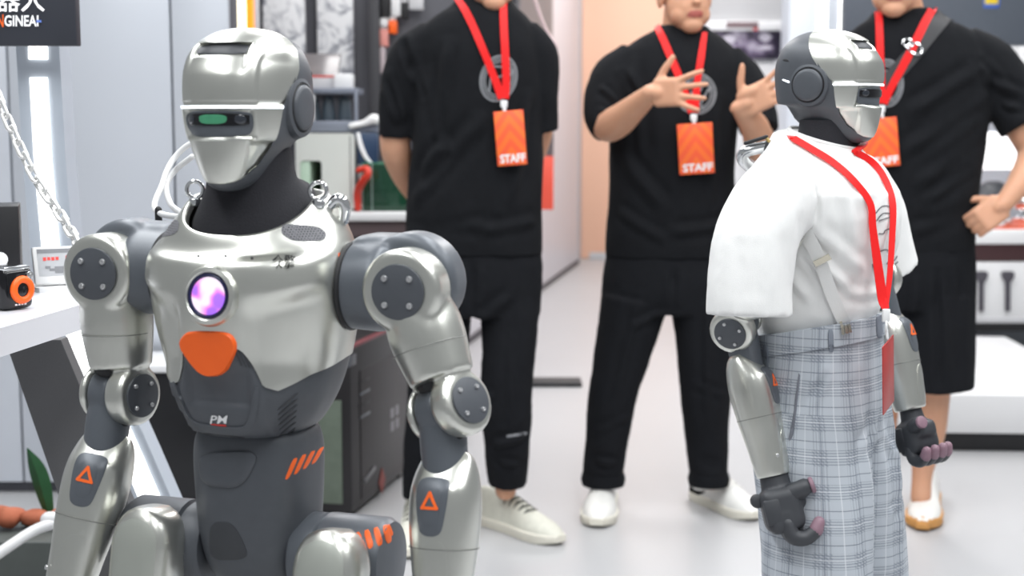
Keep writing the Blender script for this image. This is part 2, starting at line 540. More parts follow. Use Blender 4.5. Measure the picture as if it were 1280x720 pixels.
def head_phib(row):
    z, w, f, b = row
    g = np.interp(z, *GK)
    lo, hi = 0.0, PI
    for _ in range(40):
        m = (lo + hi) / 2; c = math.cos(m)
        fy = (f if c > 0 else b) * abs(c) ** (2 / 2.35) * (1 if c > 0 else -1)
        if fy > g: lo = m
        else: hi = m
    return lo
def head_parts():
    tz = [r[0] for r in head_rows(np.linspace(0, 1, 400))]
    t_mask = float(np.interp(-.087, tz, np.linspace(0, 1, 400)))
    ts = np.concatenate([np.linspace(t_mask, .93, 110), np.linspace(.94, 1, 8)])
    rows = head_rows(ts)
    nc = 121
    MV = []
    for r in rows:
        pb = max(head_phib(r), 0.02)
        u = np.linspace(-1, 1, nc)
        ph = pb * u
        P = head_pt(r, ph, 0.0012)
        lo = head_pt(r, ph[[0, -1]], -0.003, False)
        MV.append(np.vstack([lo[:1], P, lo[1:]]))
    first = MV[0].copy(); first[:, :2] *= 0.96
    mask = ([tuple(p) for r in [first] + MV for p in r], grid_faces(len(MV) + 1, nc + 2, False))
    SV = []
    for r in rows:
        pb = max(head_phib(r) - 0.03, 0.0)
        ph = np.linspace(pb, 2 * PI - pb, 90)
        SV.append(head_pt(r, ph, 0.0, False))
    shell = ([tuple(p) for r in SV for p in r], grid_faces(len(SV), 90, False))
    r2 = head_rows(np.linspace(0, t_mask, 22))
    CVs = [head_pt(r, np.linspace(0, 2 * PI, 90, endpoint=False), 0.0, False) for r in r2]
    top = CVs[-1].copy(); top[:, :2] *= 0.93
    chin = loft(CVs + [top])
    return mask, geo(shell, chin)
_MASK, _SHELL = head_parts()

def build_head(root, T, green=False):
    tr = lambda g: xf(g, T)
    Ti = T.inverted()
    shell = mk('helmet_shell', tr(_SHELL), M_DARK, root, angle=50)
    shell['label'] = 'charcoal helmet shell around the back and jaw'
    mask = mk('face_mask', tr(_MASK), M_SILVER, shell, angle=60)
    mask['label'] = 'silver face mask'
    me = to_mesh('tmp', _MASK); bv = bvh_of(me)
    me2 = to_mesh('tmp', _SHELL); bs = bvh_of(me2)
    P = lambda poly, **k: tr(plate(bv, front_ray, poly, **k))
    # visor: charcoal tray, black glass, two lenses
    mk('visor_tray', P([(-.044, -.001), (.044, -.001), (.044, -.02), (.036, -.032), (-.036, -.032), (-.044, -.02)], th=.002, K=6, n=60), M_GREYPL, shell)
    mk('visor_glass', P([(-.041, -.004), (.041, -.004), (.040, -.015), (.034, -.0185), (-.034, -.0185), (-.040, -.015)], th=.0015, off=.0022, K=6, n=60), M_BLACK, shell)
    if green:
        mk('green_patch', P([(-.018, -.0055), (.018, -.0055), (.016, -.0165), (-.016, -.0165)], th=.0008, off=.0036, K=3), M_GREENPATCH, shell)  # thin green patch laid over the middle of the visor glass
    for s in (-1, 1):
        mk('lens', P([(s * .030 + .0055 * math.cos(a), -.011 + .0055 * math.sin(a)) for a in np.linspace(0, 2 * PI, 14, endpoint=False)], th=.0012, off=.0036, K=3, it=0), M_LENS, shell)
    # intake slot in the forehead
    mk('forehead_intake', P([(-.033, .0645), (.033, .0645), (.034, .071), (.031, .077), (-.031, .077), (-.034, .071)], th=.0012, n=60, K=4), M_DARK2, shell)
    # light bar wraps around the brow
    rows = head_rows(np.linspace(0, 1, 500)); zz = rows[:, 0]
    rr = rows[np.argmin(abs(zz - .0035))]; pb = head_phib(rr) * 0.985
    ph = np.linspace(-pb, pb, 90)
    A = head_pt(rr, ph, .0014, False); B = head_pt(rr, ph, .0, False)
    hgt = .0016
    ringz = [[(a[0], a[1], a[2] + hgt), (a[0], a[1], a[2] - hgt), (b[0], b[1], b[2] - hgt), (b[0], b[1], b[2] + hgt)] for a, b in zip(A, B)]
    mk('light_bar', tr(loft(ringz)), M_LEDW, shell)
    for s in (-1, 1):
        ray = left_ray if s > 0 else right_ray
        # ear pod: raised boss, groove and round cap
        boss = lathe([(.037, -.012), (.0385, -.004), (.036, .0035), (.031, .0052), (.0295, .0035), (.0290, .0035)], (s * .066, .002, .003), (s, 0, 0), 40)
        mk('ear_boss', tr(boss), M_DARK, shell)
        cap = lathe([(.0278, .0), (.0278, .0065), (.0262, .0085), (.022, .0098), (.012, .0104), (.0005, .0106)], (s * .066, .002, .003), (s, 0, 0), 40)
        mk('ear_cap', tr(cap), M_DARK, shell)
        mk('ear_groove', tr(torus((s * .0705, .002, .003), (s, 0, 0), .0288, .0012, 40, 6)), M_BLACKM, shell)
        for poly in ([(.040, .043), (.058, .046), (.056, .049), (.046, .0485)], [(.048, -.052), (.060, -.050), (.062, -.054), (.050, -.057)]):
            mk('shell_slot', tr(plate(bs, ray, poly, th=.0006, n=20, K=2)), M_BLACKM, shell)
        mk('side_mark', tr(plate(bs, ray, [(.037, .006), (.056, .012), (.056, .0145), (.037, .0095)], th=.0008, n=16, K=2, it=1)), M_LEDW, shell)
    bpy.data.meshes.remove(me); bpy.data.meshes.remove(me2)
    return shell

def gem(name, col, rough=.1): return mat(name, col, rough)
M_LENS = mat('lens_glass', (.02, .025, .035), 0.05, coat=1.0)
M_GREENPATCH = mat('green_visor_patch', (.02, .12, .06), .3, emit=(.12, .5, .28), estr=.28, noise=.7, scale=60)  # mottled green, weakly emissive

def screws(parent, c, axis, rad, r=.0042, n=4, a0=PI / 4, up=(0, 0, 1), h=.0025):
    x, y, d = frame(axis, up)
    for k in range(n):
        a = a0 + k * 2 * PI / n
        o = V3(c) + x * math.cos(a) * rad + y * math.sin(a) * rad
        mk('screw', lathe([(r * .9, -.001), (r, h * .4), (r * .8, h), (r * .45, h), (r * .42, h * .4), (.0004, h * .4)], o, axis, 12), M_SCREW, parent)

def robot_hand(root, W, d, pdir, side, k=1.0):
    """d along the forearm, pdir where the palm faces"""
    d = unit(d); pd = unit(V3(pdir) - d * np.dot(pdir, d)); la = np.cross(d, pd) * side
    W = V3(W)
    def q(a, b, c): return W + (d * a + pd * b + la * c) * k
    R = Matrix((tuple(la), tuple(pd), tuple(d))).transposed()
    palm = fuse([rbox(q(.045, .0, 0), (.082 * k, .072 * k, .080 * k), .016, R, 3), tube([q(-.02, 0, 0), q(.02, 0, 0)], [r * k for r in [.026, .03]], 16, 2),
                 rbox(q(.062, -.004, 0), (.084 * k, .056 * k, .05 * k), .014 * k, R, 3), rbox(q(.03, .02, .0), (.06 * k, .05 * k, .04 * k), .012 * k, R, 3)], .003, 3)
    pm = mk('palm', palm, M_DARK2, root)
    mk('knuckle_plate', rbox(q(.045, -.018, .036), (.012, .03, .045), .005, R), M_DARK2, pm)
    mk('wrist_knob', cylb(q(.022, -.040, .0) - la * .016 * k, la, .0125 * k, .034 * k, .004, 20), M_DARK2, pm)
    for L, c in zip((1.05, 1.15, 1.1, 1.0), (-.031, -.0105, .0105, .031)):
        f = mk('finger', tube([q(.070, .002, c), q(.094, .006, c), q(.102, .026 * L, c), q(.094, .046 * L, c)], [r * k for r in [.0140, .0150, .0138, .0125]], 12, 4), M_DARK2, root)
        mk('finger_tip', tube([q(.092, .048 * L, c), q(.080, .056 * L, c)], [r * k for r in [.0132, .0110]], 12, 3), M_TIP, f)
        mk('finger_joint', cylb(q(.097, .010, c) - la * .0095 * k, la, .0135 * k, .019 * k, .003, 16), M_DARK2, f)
    f = mk('thumb', tube([q(.022, .015, .018), q(.018, .034, .026), q(.014, .046, .028)], [r * k for r in [.019, .0175, .016]], 14, 4), M_DARK2, root)
    mk('finger_tip', cylb(q(.0135, .056, .0285), q(.012, .07, .029) - q(.0135, .056, .0285), .0150 * k, .008, .003, 20), M_TIP, f)
    return pm

def robot_arm(root, side, S, E, W, n_el, panel_out, pdir, hk=1.0, hs=None):
    S, E, W = V3(S), V3(E), V3(W)
    fw = V3((0, -1, 0)); n = unit(n_el)
    # shoulder yoke in blue grey
    hous = fuse([cylb((side * .112, S[1] + .014, S[2] - .002), (side, 0, 0), .053, .07, .012, 36, .056),
                 cylb(S + V3((-side * .010, .060, .004)), fw, .0625, .060, .012, 40),
                 rbox(S + V3((-side * .045, .040, .012)), (.10, .085, .100), .025, None, 3)], .003, 12)
    h = mk('shoulder_housing', hous, M_GREYPL, root)
    mk('shoulder_seal', torus((side * .128, S[1] + .012, S[2] - .002), (side, 0, 0), .0515, .004, 40, 8), M_BLACKM, h)
    # silver upper arm: round shoulder plate, tapering sleeve, forked elbow
    d1 = unit(E - S); up = -d1
    nn = unit(n - d1 * np.dot(n, d1))
    q1 = np.cross(d1, nn)
    base = S + V3((0, -.004, 0))
    L1 = np.linalg.norm(E - base)
    arm = fuse([cylb(S + V3((0, .006, 0)), fw, .0505, .052, .008, 40),
                tube([base + d1 * .012, base + d1 * L1 * .38 + V3((0, .004, 0)), E - d1 * .036 + nn * .004], [.040, .047, .040], 28, 6, False),
                tube([E - d1 * .09 + nn * .008, E - d1 * .055 + nn * .014, E - d1 * .025 + nn * .020, E + nn * .020], [.034, .028, .0165, .014], 18, 5),
                cylb(E + nn * .006, nn, .040, .032, .007, 36),
                tube([E - d1 * .09 - nn * .014, E - d1 * .05 - nn * .026, E - d1 * .02 - nn * .033, E - nn * .034], [.028, .018, .010, .008], 18, 5),
                cylb(E - nn * .041, nn, .036, .011, .004, 32)], .0028, 12)
    ua = mk('upper_arm', arm, M_SILVER, root)
    ua['label'] = 'silver upper arm'
    c0 = S + V3((0, -.0455, 0))
    mk('shoulder_cap', cylb(c0, fw, .0335, .0045, .0015, 40), M_DARK, ua)
    screws(ua, c0 + fw * .0044, fw, .0225)
    c1 = E + nn * .0375
    mk('elbow_cap', cylb(c1, nn, .0285, .0035, .0012, 36), M_DARK, ua)
    screws(ua, c1 + nn * .0033, nn, .020, .0032, up=tuple(up))
    mk('elbow_cap', cylb(E - nn * .0405, -nn, .0245, .0030, .0012, 32), M_DARK, ua)
    # thin seam ring around the sleeve
    mid = base + (E - base) * .50
    mk('sleeve_seam', torus(mid, d1, .0458, .0006, 40, 6), M_SEAM, ua)
    mk('elbow_gap', tube([E - d1 * .060 - nn * .004, E - d1 * .040 - nn * .005], [.026, .028], 20, 2), M_BLACKM, ua)
    # forearm
    d2 = unit(W - E); L = np.linalg.norm(W - E)
    link = fuse([cylb(E - nn * .0285, nn, .0335, .033, .004, 36), tube([E - nn * .010, E + d2 * .035 - nn * .008, E + d2 * .085], [.028, .029, .027], 24, 4)], .0028, 4)
    lk = mk('forearm_link', link, M_GREYPL, root)
    mk('link_bolt', cylb(E + d2 * .036 + nn * .018, nn, .006, .006, .001, 14), M_BLACKM, lk)
    o2 = unit(V3(panel_out) - d2 * np.dot(panel_out, d2)); c2 = np.cross(d2, o2)
    prof = [(.050, .020, .020), (.058, .031, .029), (.075, .038, .036), (.105, .0425, .040), (.135, .0425, .040), (.175, .039, .037), (.215, .034, .033), (L, .030, .029), (L + .006, .027, .026)]
    A = crom(prof, 5)
    rings = []
    for s, a, b in A:
        rr = ring(E + d2 * s, c2, o2, a, b, 40, 2.25)
        if s < .105:                                   # top edge cut open on the panel side
            lift = (1 - sstep(.05, .105, s)) * .026
            w = np.clip((rr - E) @ o2 / .03, -1, 1)
            rr = rr + np.outer(np.clip(w, 0, 1) * lift, d2)
        rings.append(rr)
    fa = mk('forearm_shell', loft(rings), M_SILVER, root)
    fa['label'] = 'silver forearm shell'
    bv = bvh_of(fa)
    def ray(p): return Vector(E + d2 * p[1] + c2 * p[0] + o2 * .3), Vector(-o2)
    mk('inset_panel', plate(bv, ray, [(-.020, .082), (.020, .082), (.021, .105), (.015, .145), (.006, .150), (-.006, .150), (-.015, .145), (-.021, .105)], th=.0016, K=6, n=50), M_GREYPL, fa)
    mk('inset_rim', plate(bv, ray, [(-.014, .092), (.014, .092), (.010, .138), (-.010, .138)], th=.0014, off=.0012, K=3, n=40), M_GREYPL, fa)
    tri = geo(*[tubeline([(0, .100), (.009, .117), (-.009, .117), (0, .100)][i:i + 2], bv, ray, .0036, .0034) for i in range(3)])
    mk('warning_triangle', tri, M_ORMARK, fa)
    mk('shell_seam', loftring(E + d2 * .165, c2, o2, .0412, .0390, d2, .0005), M_SEAM, fa)
    for k, s in enumerate((.19, .235)):
        if s < L - .01:
            mk('screw', cylb(E + d2 * s + c2 * .026 + o2 * .024, c2 * .6 + o2 * .6, .0032, .002, .0006, 10), M_SCREW, fa)
    mk('access_cover', plate(bv, ray, [(-.020, L - .075), (.008, L - .070), (.016, L - .03), (.016, L - .004), (-.022, L - .004)], th=.001, n=40, K=4), M_SILVER, fa)
    robot_hand(root, W + d2 * .022, d2, pdir, hs or -side, hk)
def tubeline(seg, bv, ray, w, off):
    a, b = np.array(seg[0], float), np.array(seg[1], float)
    t = (b - a) / np.linalg.norm(b - a); nrm = np.array([-t[1], t[0]])
    V = []
    for s in (0, .5, 1):
        for u in (-.5, .5):
            l = cast(bv, ray, a + (b - a) * s + nrm * w * u + t * w * .4 * (2 * s - 1)); V.append(tuple(l[0] + l[1] * off))
    V2 = []
    for s in (0, .5, 1):
        for u in (-.5, .5):
            l = cast(bv, ray, a + (b - a) * s + nrm * w * u + t * w * .4 * (2 * s - 1)); V2.append(tuple(l[0] + l[1] * (off - .001)))
    F = [(0, 1, 3, 2), (2, 3, 5, 4), (6, 8, 9, 7), (8, 10, 11, 9), (0, 2, 8, 6), (2, 4, 10, 8), (1, 7, 9, 3), (3, 9, 11, 5)]
    return V + V2, F
def loftring(c, x, y, a, b, d, r):
    c = V3(c)
    out = ring(c, x, y, a + r * .4, b + r * .4, 40, 2.25)
    inn = ring(c, x, y, a - .003, b - .003, 40, 2.25)
    dd = unit(d) * r
    return loft([inn - dd, out - dd, out + dd, inn + dd], cap=False)

TORSO = [(.862, .050, .056, .052), (.866, .070, .080, .066), (.880, .084, .094, .076), (.91, .101, .103, .088), (.945, .113, .108, .096), (.985, .122, .113, .1),
         (1.025, .127, .118, .101), (1.06, .128, .119, .1), (1.09, .124, .112, .098), (1.118, .112, .098, .094), (1.140, .099, .087, .089), (1.153, .088, .080, .082), (1.156, .081, .074, .076), (1.148, .076, .070, .072)]
ZB_PHI = [0, 11, 15, 27, 38, 65, 95, 180]
ZB_Z = [.985, .983, .976, .934, .928, .944, .957, .955]
def torso_zb(phi): return np.interp(np.degrees(np.abs((phi + PI) % (2 * PI) - PI)), ZB_PHI, ZB_Z)
def torso_pt(rows, phi, off=0.0, relief=1.0):
    """rows (n,4), phi (n)"""
    z, w, f, b = rows.T
    e = 2.5
    s, c = np.sin(phi), np.cos(phi)
    x = w * sgnpow(s, 2 / e); y = -np.where(c > 0, f, b) * sgnpow(c, 2 / e)
    tilt = .95 * sstep(1.075, 1.155, z)
    front = sstep(0.1, .5, c)
    zz = z + tilt * .62 * np.where(y < 0, y, .15 * y)
    nx = s / w; ny = -c / np.where(c > 0, f, b); L = np.sqrt(nx * nx + ny * ny); nx /= L; ny /= L
    d = np.full_like(x, off)
    ax = np.abs(x)
    front = front * relief
    # hollow under each chest plate, keel in the middle, bevel along the flank
    d -= .011 * front * sstep(.035, .060, ax) * sstep(1.045 + .25 * (ax - .05), 1.015 + .25 * (ax - .05), zz) * sstep(.915, .965, zz) * sstep(.135, .10, ax)
    d += .005 * front * sstep(.05, .015, ax) * sstep(.93, .97, zz) * sstep(1.10, 1.04, zz)
    # lower belly: framed tray around the logo
    d -= .006 * front * sstep(.046, .040, ax) * sstep(.905, .915, zz) * sstep(.965, .95, zz)
    d -= .004 * front * sstep(.052, .060, ax) * sstep(.955, .90, zz)
    x = x + nx * d; y = y + ny * d
    return np.column_stack([x, y, zz])
def torso_parts():
    N = 150
    phi = np.linspace(-PI, PI, N, endpoint=False)
    tt = np.linspace(0, 1, 600); zz = cub(TORSO, tt)[:, 0]
    k_top = np.argmax(zz)
    zb = torso_zb(phi)
    tb = np.interp(zb, zz[:k_top], tt[:k_top])
    def rows_at(ts): return cub(TORSO, ts)
    chest = []; abd = []
    n1 = 90
    for i in range(n1):
        u = i / (n1 - 1)
        ts = tb + (1 - tb) * u
        P = torso_pt(rows_at(ts), phi, .002)
        chest.append(P)
    lip = torso_pt(rows_at(tb), phi, -.004)
    chest = [lip] + chest
    n2 = 44
    for i in range(n2):
        ts = (tb + .004) * i / (n2 - 1)
        abd.append(torso_pt(rows_at(ts), phi, 0.0))
    return loft(chest, cap=False), loft(abd, cap=True)
_CHEST, _ABD = torso_parts()
_PH = np.linspace(-PI, PI, 90, endpoint=False)
_IDEAL = loft([torso_pt(np.repeat(cub(TORSO, [t]), 90, 0), _PH, .004, 0.0) for t in np.linspace(0, .8, 60)])

def robot_leg(root, side, hip, knee, ankle, cap_out):
    hip, knee, ankle = V3(hip), V3(knee), V3(ankle)
    # rounded thigh cover with an inset front panel
    d = unit(knee - hip); L = np.linalg.norm(knee - hip)
    o = unit(V3(cap_out) - d * np.dot(cap_out, d)); c = np.cross(d, o)
    rings = []
    for s in np.concatenate([np.linspace(-.052, -.005, 9), np.linspace(.02, L - .03, 8)]):
        if s < 0: k = math.sqrt(max(1 - (s / -.054) ** 2, .004)); a = .044 * k ** .75; b = .040 * (.55 + .45 * k)
        else: a = .044 - .006 * s / L; b = .040 - .004 * s / L
        rings.append(ring(hip + d * s, c, o, a, b, 36, 2.8))
    th = mk('thigh_cover', loft(rings), M_SILVER, root)
    bv = bvh_of(th)
    def ray(p): return Vector(hip + d * p[1] + c * p[0] + o * .3), Vector(-o)
    pts = [(.030 * math.cos(a), -.012 - .030 * math.sin(a)) for a in np.linspace(0, PI, 10)] + [(-.029, .12), (.029, .12)]
    mk('thigh_panel', plate(bv, ray, pts, th=.0015, n=60, K=5, it=0), M_SILVER_IN, th)
    mk('knee_drum', cylb(knee - V3((.045, 0, 0)), (1, 0, 0), .044, .09, .008, 32), M_DARK, root)
    mk('shin_cover', tube([knee + V3((0, 0, -.02)), (knee + ankle) / 2 + V3((0, .012, 0)), ankle], [.040, .038, .026], 24, 6), M_SILVER, root)
    mk('foot', fuse([tube([ankle + V3((0, .045, -.055)), ankle + V3((0, -.03, -.05)), ankle + V3((0, -.12, -.058))], [.028, .034, .026], 18, 5), cylb(ankle + V3((-.03, 0, 0)), (1, 0, 0), .032, .06, .006, 24),
               rbox(ankle + V3((0, -.035, -.072)), (.075, .21, .02), .008)], .004, 3), M_DARK, root)
# ------------------------------------------------------------------ robot in the foreground
R1 = empty('humanoid_robot', (-0.322, 1.80, 0), math.radians(-18))
tag(R1, 'bare silver and charcoal humanoid robot with orange chest badge and glowing purple chest light', 'robot')
bpy.context.view_layer.update()
M1 = Matrix.Translation((-0.322, 1.80, 0)) @ Matrix.Rotation(math.radians(-18), 4, 'Z')
M1i = M1.inverted()
def L1(x, y, Y): return V3(M1i @ at(x, y, Y))
def robot_body(root, dz=0.0):
    T = Matrix.Translation((0, 0, dz))
    ch = mk('chest_shell', xf(_CHEST, T), M_SILVER, root, angle=60); ch['label'] = 'silver chest shell'
    ab = mk('abdomen_shell', xf(_ABD, T), M_DARK, root, angle=60); ab['label'] = 'charcoal abdomen shell'
    nk = mk('neck_sleeve', loft([ring((0, y, z + dz), (1, 0, 0), (0, 1, t), a, b, 40, 2.1) for z, y, a, b, t in
        [(1.098, 0, .075, .070, .52), (1.126, 0, .079, .073, .56), (1.141, -.001, .076, .071, .52), (1.155, -.003, .066, .063, .36), (1.172, -.006, .056, .055, .22), (1.19, -.008, .052, .052, .12), (1.215, -.008, .050, .05, 0)]]), M_NECK, root)
    pel = [(.66, .035, .035), (.672, .052, .048), (.70, .066, .058), (.74, .073, .063), (.79, .076, .066), (.835, .077, .066), (.86, .072, .062), (.872, .060, .055)]
    pv = mk('pelvis_block', loft([ring((0, 0, z + dz), (1, 0, 0), (0, 1, 0), a, b, 64, 3.2) for z, a, b in crom(pel, 4)]), M_DARK, root)
    return ch, ab, nk, pv
ch, ab, nk, pv = robot_body(R1)
T1 = Matrix.Translation((0.002, -0.010, 1.262)) @ Matrix.Rotation(math.radians(1), 4, 'Z')
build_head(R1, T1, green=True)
bvT = bvh_of(ch, ab); bvC = bvh_of(ch); bvA = bvh_of(ab); bvP = bvh_of(pv)
ray1 = cam_ray(M1i)
# chest light
M_LIGHTP = bpy.data.materials.new('purple_chest_light'); M_LIGHTP.use_nodes = True
def _lp():
    nt = M_LIGHTP.node_tree; b = nt.nodes['Principled BSDF']
    tc = nt.nodes.new('ShaderNodeTexCoord'); n = nt.nodes.new('ShaderNodeTexNoise'); n.inputs['Scale'].default_value = 38; n.inputs['Detail'].default_value = 1
    r = nt.nodes.new('ShaderNodeValToRGB')
    r.color_ramp.elements[0].position = .36; r.color_ramp.elements[0].color = (.35, .12, .9, 1)
    r.color_ramp.elements[1].position = .56; r.color_ramp.elements[1].color = (1, .9, 1, 1)
    e = r.color_ramp.elements.new(.45); e.color = (.95, .25, .75, 1)
    nt.links.new(tc.outputs['Object'], n.inputs['Vector']); nt.links.new(n.outputs['Fac'], r.inputs['Fac'])
    nt.links.new(r.outputs['Color'], b.inputs['Emission Color']); b.inputs['Emission Strength'].default_value = 1.0
    b.inputs['Base Color'].default_value = (.2, .1, .3, 1); b.inputs['Roughness'].default_value = .2
_lp()
c, nn = cast(bvT, ray1, (261, 370))
nn = unit(V3((0, -1, .12)))
c = V3(c)
bz = mk('light_bezel', lathe([(.036, -.012), (.0365, -.002), (.034, .003), (.029, .0045), (.0262, .002), (.0255, -.002), (.0005, -.002)], c, nn, 48), M_SILVER, ch)
mk('light_ring', torus(c + nn * .0015, nn, .0245, .0022, 48, 8), mat('ink_blue_ring', (.01, .012, .06), .25, noise=.1), ch)
mk('chest_light', lathe([(.0235, -.001), (.022, .0015), (.014, .0035), (.0005, .0042)], c, nn, 40), M_LIGHTP, ch)
# orange badge
bvI = bvh_of(to_mesh('ideal', _IDEAL))
ob = mk('orange_badge', plate(bvI, ray1, [(236, 412), (288, 413), (299, 433), (282, 469), (252, 471), (222, 429)], th=.006, K=7, n=60, bev=.35, sink=.012), M_ORANGE, ch)
ob['label'] = 'orange badge plate under the chest light'
# mesh vents
def mesh_vent_mat():
    m = mat('perforated_grille', (.2, .2, .215), .7, 0, spec=.2)
    nt = m.node_tree; b = nt.nodes['Principled BSDF']
    tc = nt.nodes.new('ShaderNodeTexCoord'); v = nt.nodes.new('ShaderNodeTexVoronoi'); v.inputs['Scale'].default_value = 360; v.inputs['Randomness'].default_value = 0.1
    r = nt.nodes.new('ShaderNodeValToRGB'); r.color_ramp.elements[0].position = .30; r.color_ramp.elements[0].color = (.03, .03, .032, 1)
    r.color_ramp.elements[1].position = .42; r.color_ramp.elements[1].color = (.19, .19, .205, 1)
    nt.links.new(tc.outputs['Object'], v.inputs['Vector']); nt.links.new(v.outputs['Distance'], r.inputs['Fac']); nt.links.new(r.outputs['Color'], b.inputs['Base Color'])
    return m
M_GRILLE = mesh_vent_mat()
mk('speaker_vent', plate(bvC, ray1, [(353, 279), (398, 283), (409, 292), (404, 302), (366, 302), (351, 292)], th=.0008, n=50, K=5), M_GRILLE, ch)
mk('speaker_vent', plate(bvC, ray1, [(194, 277), (225, 273), (222, 293), (192, 298)], th=.0008, n=40, K=5), M_GRILLE, ch)
for (x, y) in ((248, 320), (282, 320), (315, 323)):
    mk('screw_hole', plate(bvC, ray1, [(x + 2 * math.cos(a), y + 2 * math.sin(a)) for a in np.linspace(0, 2 * PI, 8, endpoint=False)], th=.0004, n=8, K=2, it=0), M_BLACKM, ch)
mk('chest_logo', text_on(bvC, ray1, '众擎', 339, 369, -336, -321, maptext=lambda p: (p[0], -p[1]), bold=.008, shear=.2, off=.003), M_BLACKPR, ch)
mk('joint_mark', plate(bvC, ray1, [(423, 316), (427, 316), (427, 340), (423, 338)], th=.0008, n=16, K=2, it=0), M_ORMARK, ch)
# abdomen: logo, underline, slot, cooling ribs
mk('logo_lettering', text_on(bvA, ray1, 'PM', 263, 285, -529, -519, maptext=lambda p: (p[0], -p[1]), bold=.012, shear=.15), M_WHITEPR, ab)
mk('logo_underline', plate(bvA, ray1, [(263, 530), (283, 531), (283, 533), (263, 532)], th=.0008, n=16, K=2, it=0), M_REDPR, ab)
mk('tray_frame', ribbon(bvA, ray1, [(216, 474), (224, 500), (238, 528), (262, 535), (298, 538), (312, 530), (319, 505), (321, 484)], [5, 8, 9, 9, 9, 9, 7, 4], .0035, -.001, 6, 4), M_DARK, ab)
mk('abdomen_slot', plate(bvA, ray1, [(246, 540), (312, 547), (310, 552), (250, 546)], th=.0008, n=30, K=2), M_BLACKM, ab)
for k in range(7):
    x, y = 346 + k * 0.6, 512 + k * 6.2
    mk('cooling_rib', plate(bvA, ray1, [(x, y), (x + 26 - k, y - 22 + k), (x + 27 - k, y - 20 + k), (x + 1, y + 2)], th=.0012, n=20, K=2, it=1), M_DARK2, ab)
for k in range(5):
    x, y = 292 + k * 5, 446 + k * 1.0
    mk('cooling_rib', plate(bvA, ray1, [(x, y - 10), (x + 2, y - 10), (x + 12, y + 12), (x + 9, y + 12)], th=.0012, n=18, K=2, it=1), M_DARK2, ab)
# pelvis panels and stripes
mk('pelvis_panel', plate(bvP, ray1, [(247, 566), (328, 562), (303, 611), (252, 607)], th=.003, n=50, K=6), M_DARK, pv)
mk('pelvis_recess', plate(bvP, ray1, [(262, 652), (292, 653), (312, 694), (300, 700), (262, 700)], th=.0012, n=40, K=4), M_DARK2, pv)
for k in range(4):
    x = 356 + k * 11; h = 1 - .08 * k
    mk('orange_stripe', plate(bvP, ray1, [(x + 10 , 574 - k * 4.5), (x + 17, 571 - k * 4.5), (x + 6, 597 - k * 6.5 ), (x - 1 , 601 - k * 6.5)], th=.0008, n=24, K=3, it=1), M_ORMARK, pv)
# neck hoist eyes
for (x, y, Y) in ((244, 252, 1.86), (398, 254, 1.775)):
    p, nr = cast(bvC, ray1, (x, y)); p = V3(p) - V3((0, 0, .002))
    e = mk('eye_bolt', geo(cylb(p - V3((0, 0, .004)), (0, 0, 1), .008, .010, .002, 16), torus(p + V3((0, 0, .017)), (.3, -1, 0), .0105, .0026, 24, 10)), M_CHROME, ch)
p, nr = cast(bvC, ray1, (410, 262)); p = V3(p)
mk('hoist_bracket', fuse([tube([p + V3((-.006, .01, 0)), p + V3((.006, .014, .012)), p + V3((.014, .018, .004)), p + V3((.012, .02, -.014))], [.006, .008, .008, .007], 12, 4)], .002, 2), M_CHROME, ch)

# arms
robot_arm(R1, 1, (.212, .0, 1.048), L1(561, 510, 1.70), L1(553, 752, 1.655), M1i.to_3x3() @ Vector((.74, -.66, .05)), M1i.to_3x3() @ Vector((-.45, -1, .15)), (0, 1, 0))
robot_arm(R1, -1, (-.205, .0, 1.056), L1(150, 492, 1.86), L1(86, 735, 1.80), M1i.to_3x3() @ Vector((.88, -.48, .0)), M1i.to_3x3() @ Vector((-.12, -1, .15)), (0, 1, 0))
# hips and legs
for s, fy in ((1, -.055), (-1, -.008)):
    dr = mk('hip_drum', geo(lathe([(.03, 0), (.050, .0), (.053, .004), (.053, .030), (.050, .032), (.050, .034), (.0545, .037), (.0545, .112), (.049, .121), (.03, .124), (.001, .125)], (s * .062, -.005, .705), (s, 0, 0), 48)), M_GREYPL if s > 0 else M_DARK, R1)
    robot_leg(R1, s, ((.142 if s > 0 else -.122), -.065 + fy * .5, .712), (s * .142, -.10 + fy, .40), (s * .135, -.02 + fy, .085), (0, -1, .05))
    bvD = bvh_of(dr)
    if s > 0:
        for k in range(5):
            x = 443 + k * 11.5
            mk('orange_stripe', plate(bvD, ray1, [(x, 667 - k * 3), (x + 7, 664 - k * 3), (x + 13, 686 - k * 3.4), (x + 6, 691 - k * 3.4)] if k < 4 else [(484, 656), (487, 655), (492, 668), (488, 671)], th=.0008, n=24, K=3, it=1), M_ORMARK, dr)
# ------------------------------------------------------------------ dressed robot
TH2 = math.radians(54)
R2LOC = Vector((0.552, 2.56, 0.035))
R2 = empty('humanoid_robot', R2LOC, TH2)
tag(R2, 'clothed humanoid robot with silver face mask in white shirt and grey plaid trousers', 'robot')
M2 = Matrix.Translation(R2LOC) @ Matrix.Rotation(TH2, 4, 'Z'); M2i = M2.inverted(); R3 = M2i.to_3x3()
def L2(x, y, Y): return V3(M2i @ at(x, y, Y))
ch2, ab2, nk2, pv2 = robot_body(R2)
T2 = Matrix.Translation((0.0, -0.002, 1.272)) @ Matrix.Rotation(math.radians(-1), 4, 'Z')
build_head(R2, T2)
ray2 = cam_ray(M2i)
robot_arm(R2, -1, (-.185, .01, 1.045), L2(921, 406, 2.50), L2(966, 590, 2.44), R3 @ Vector((-.35, -.94, .0)), R3 @ Vector((.85, -.45, .1)), R3 @ Vector((1, -.1, 0)), .95)
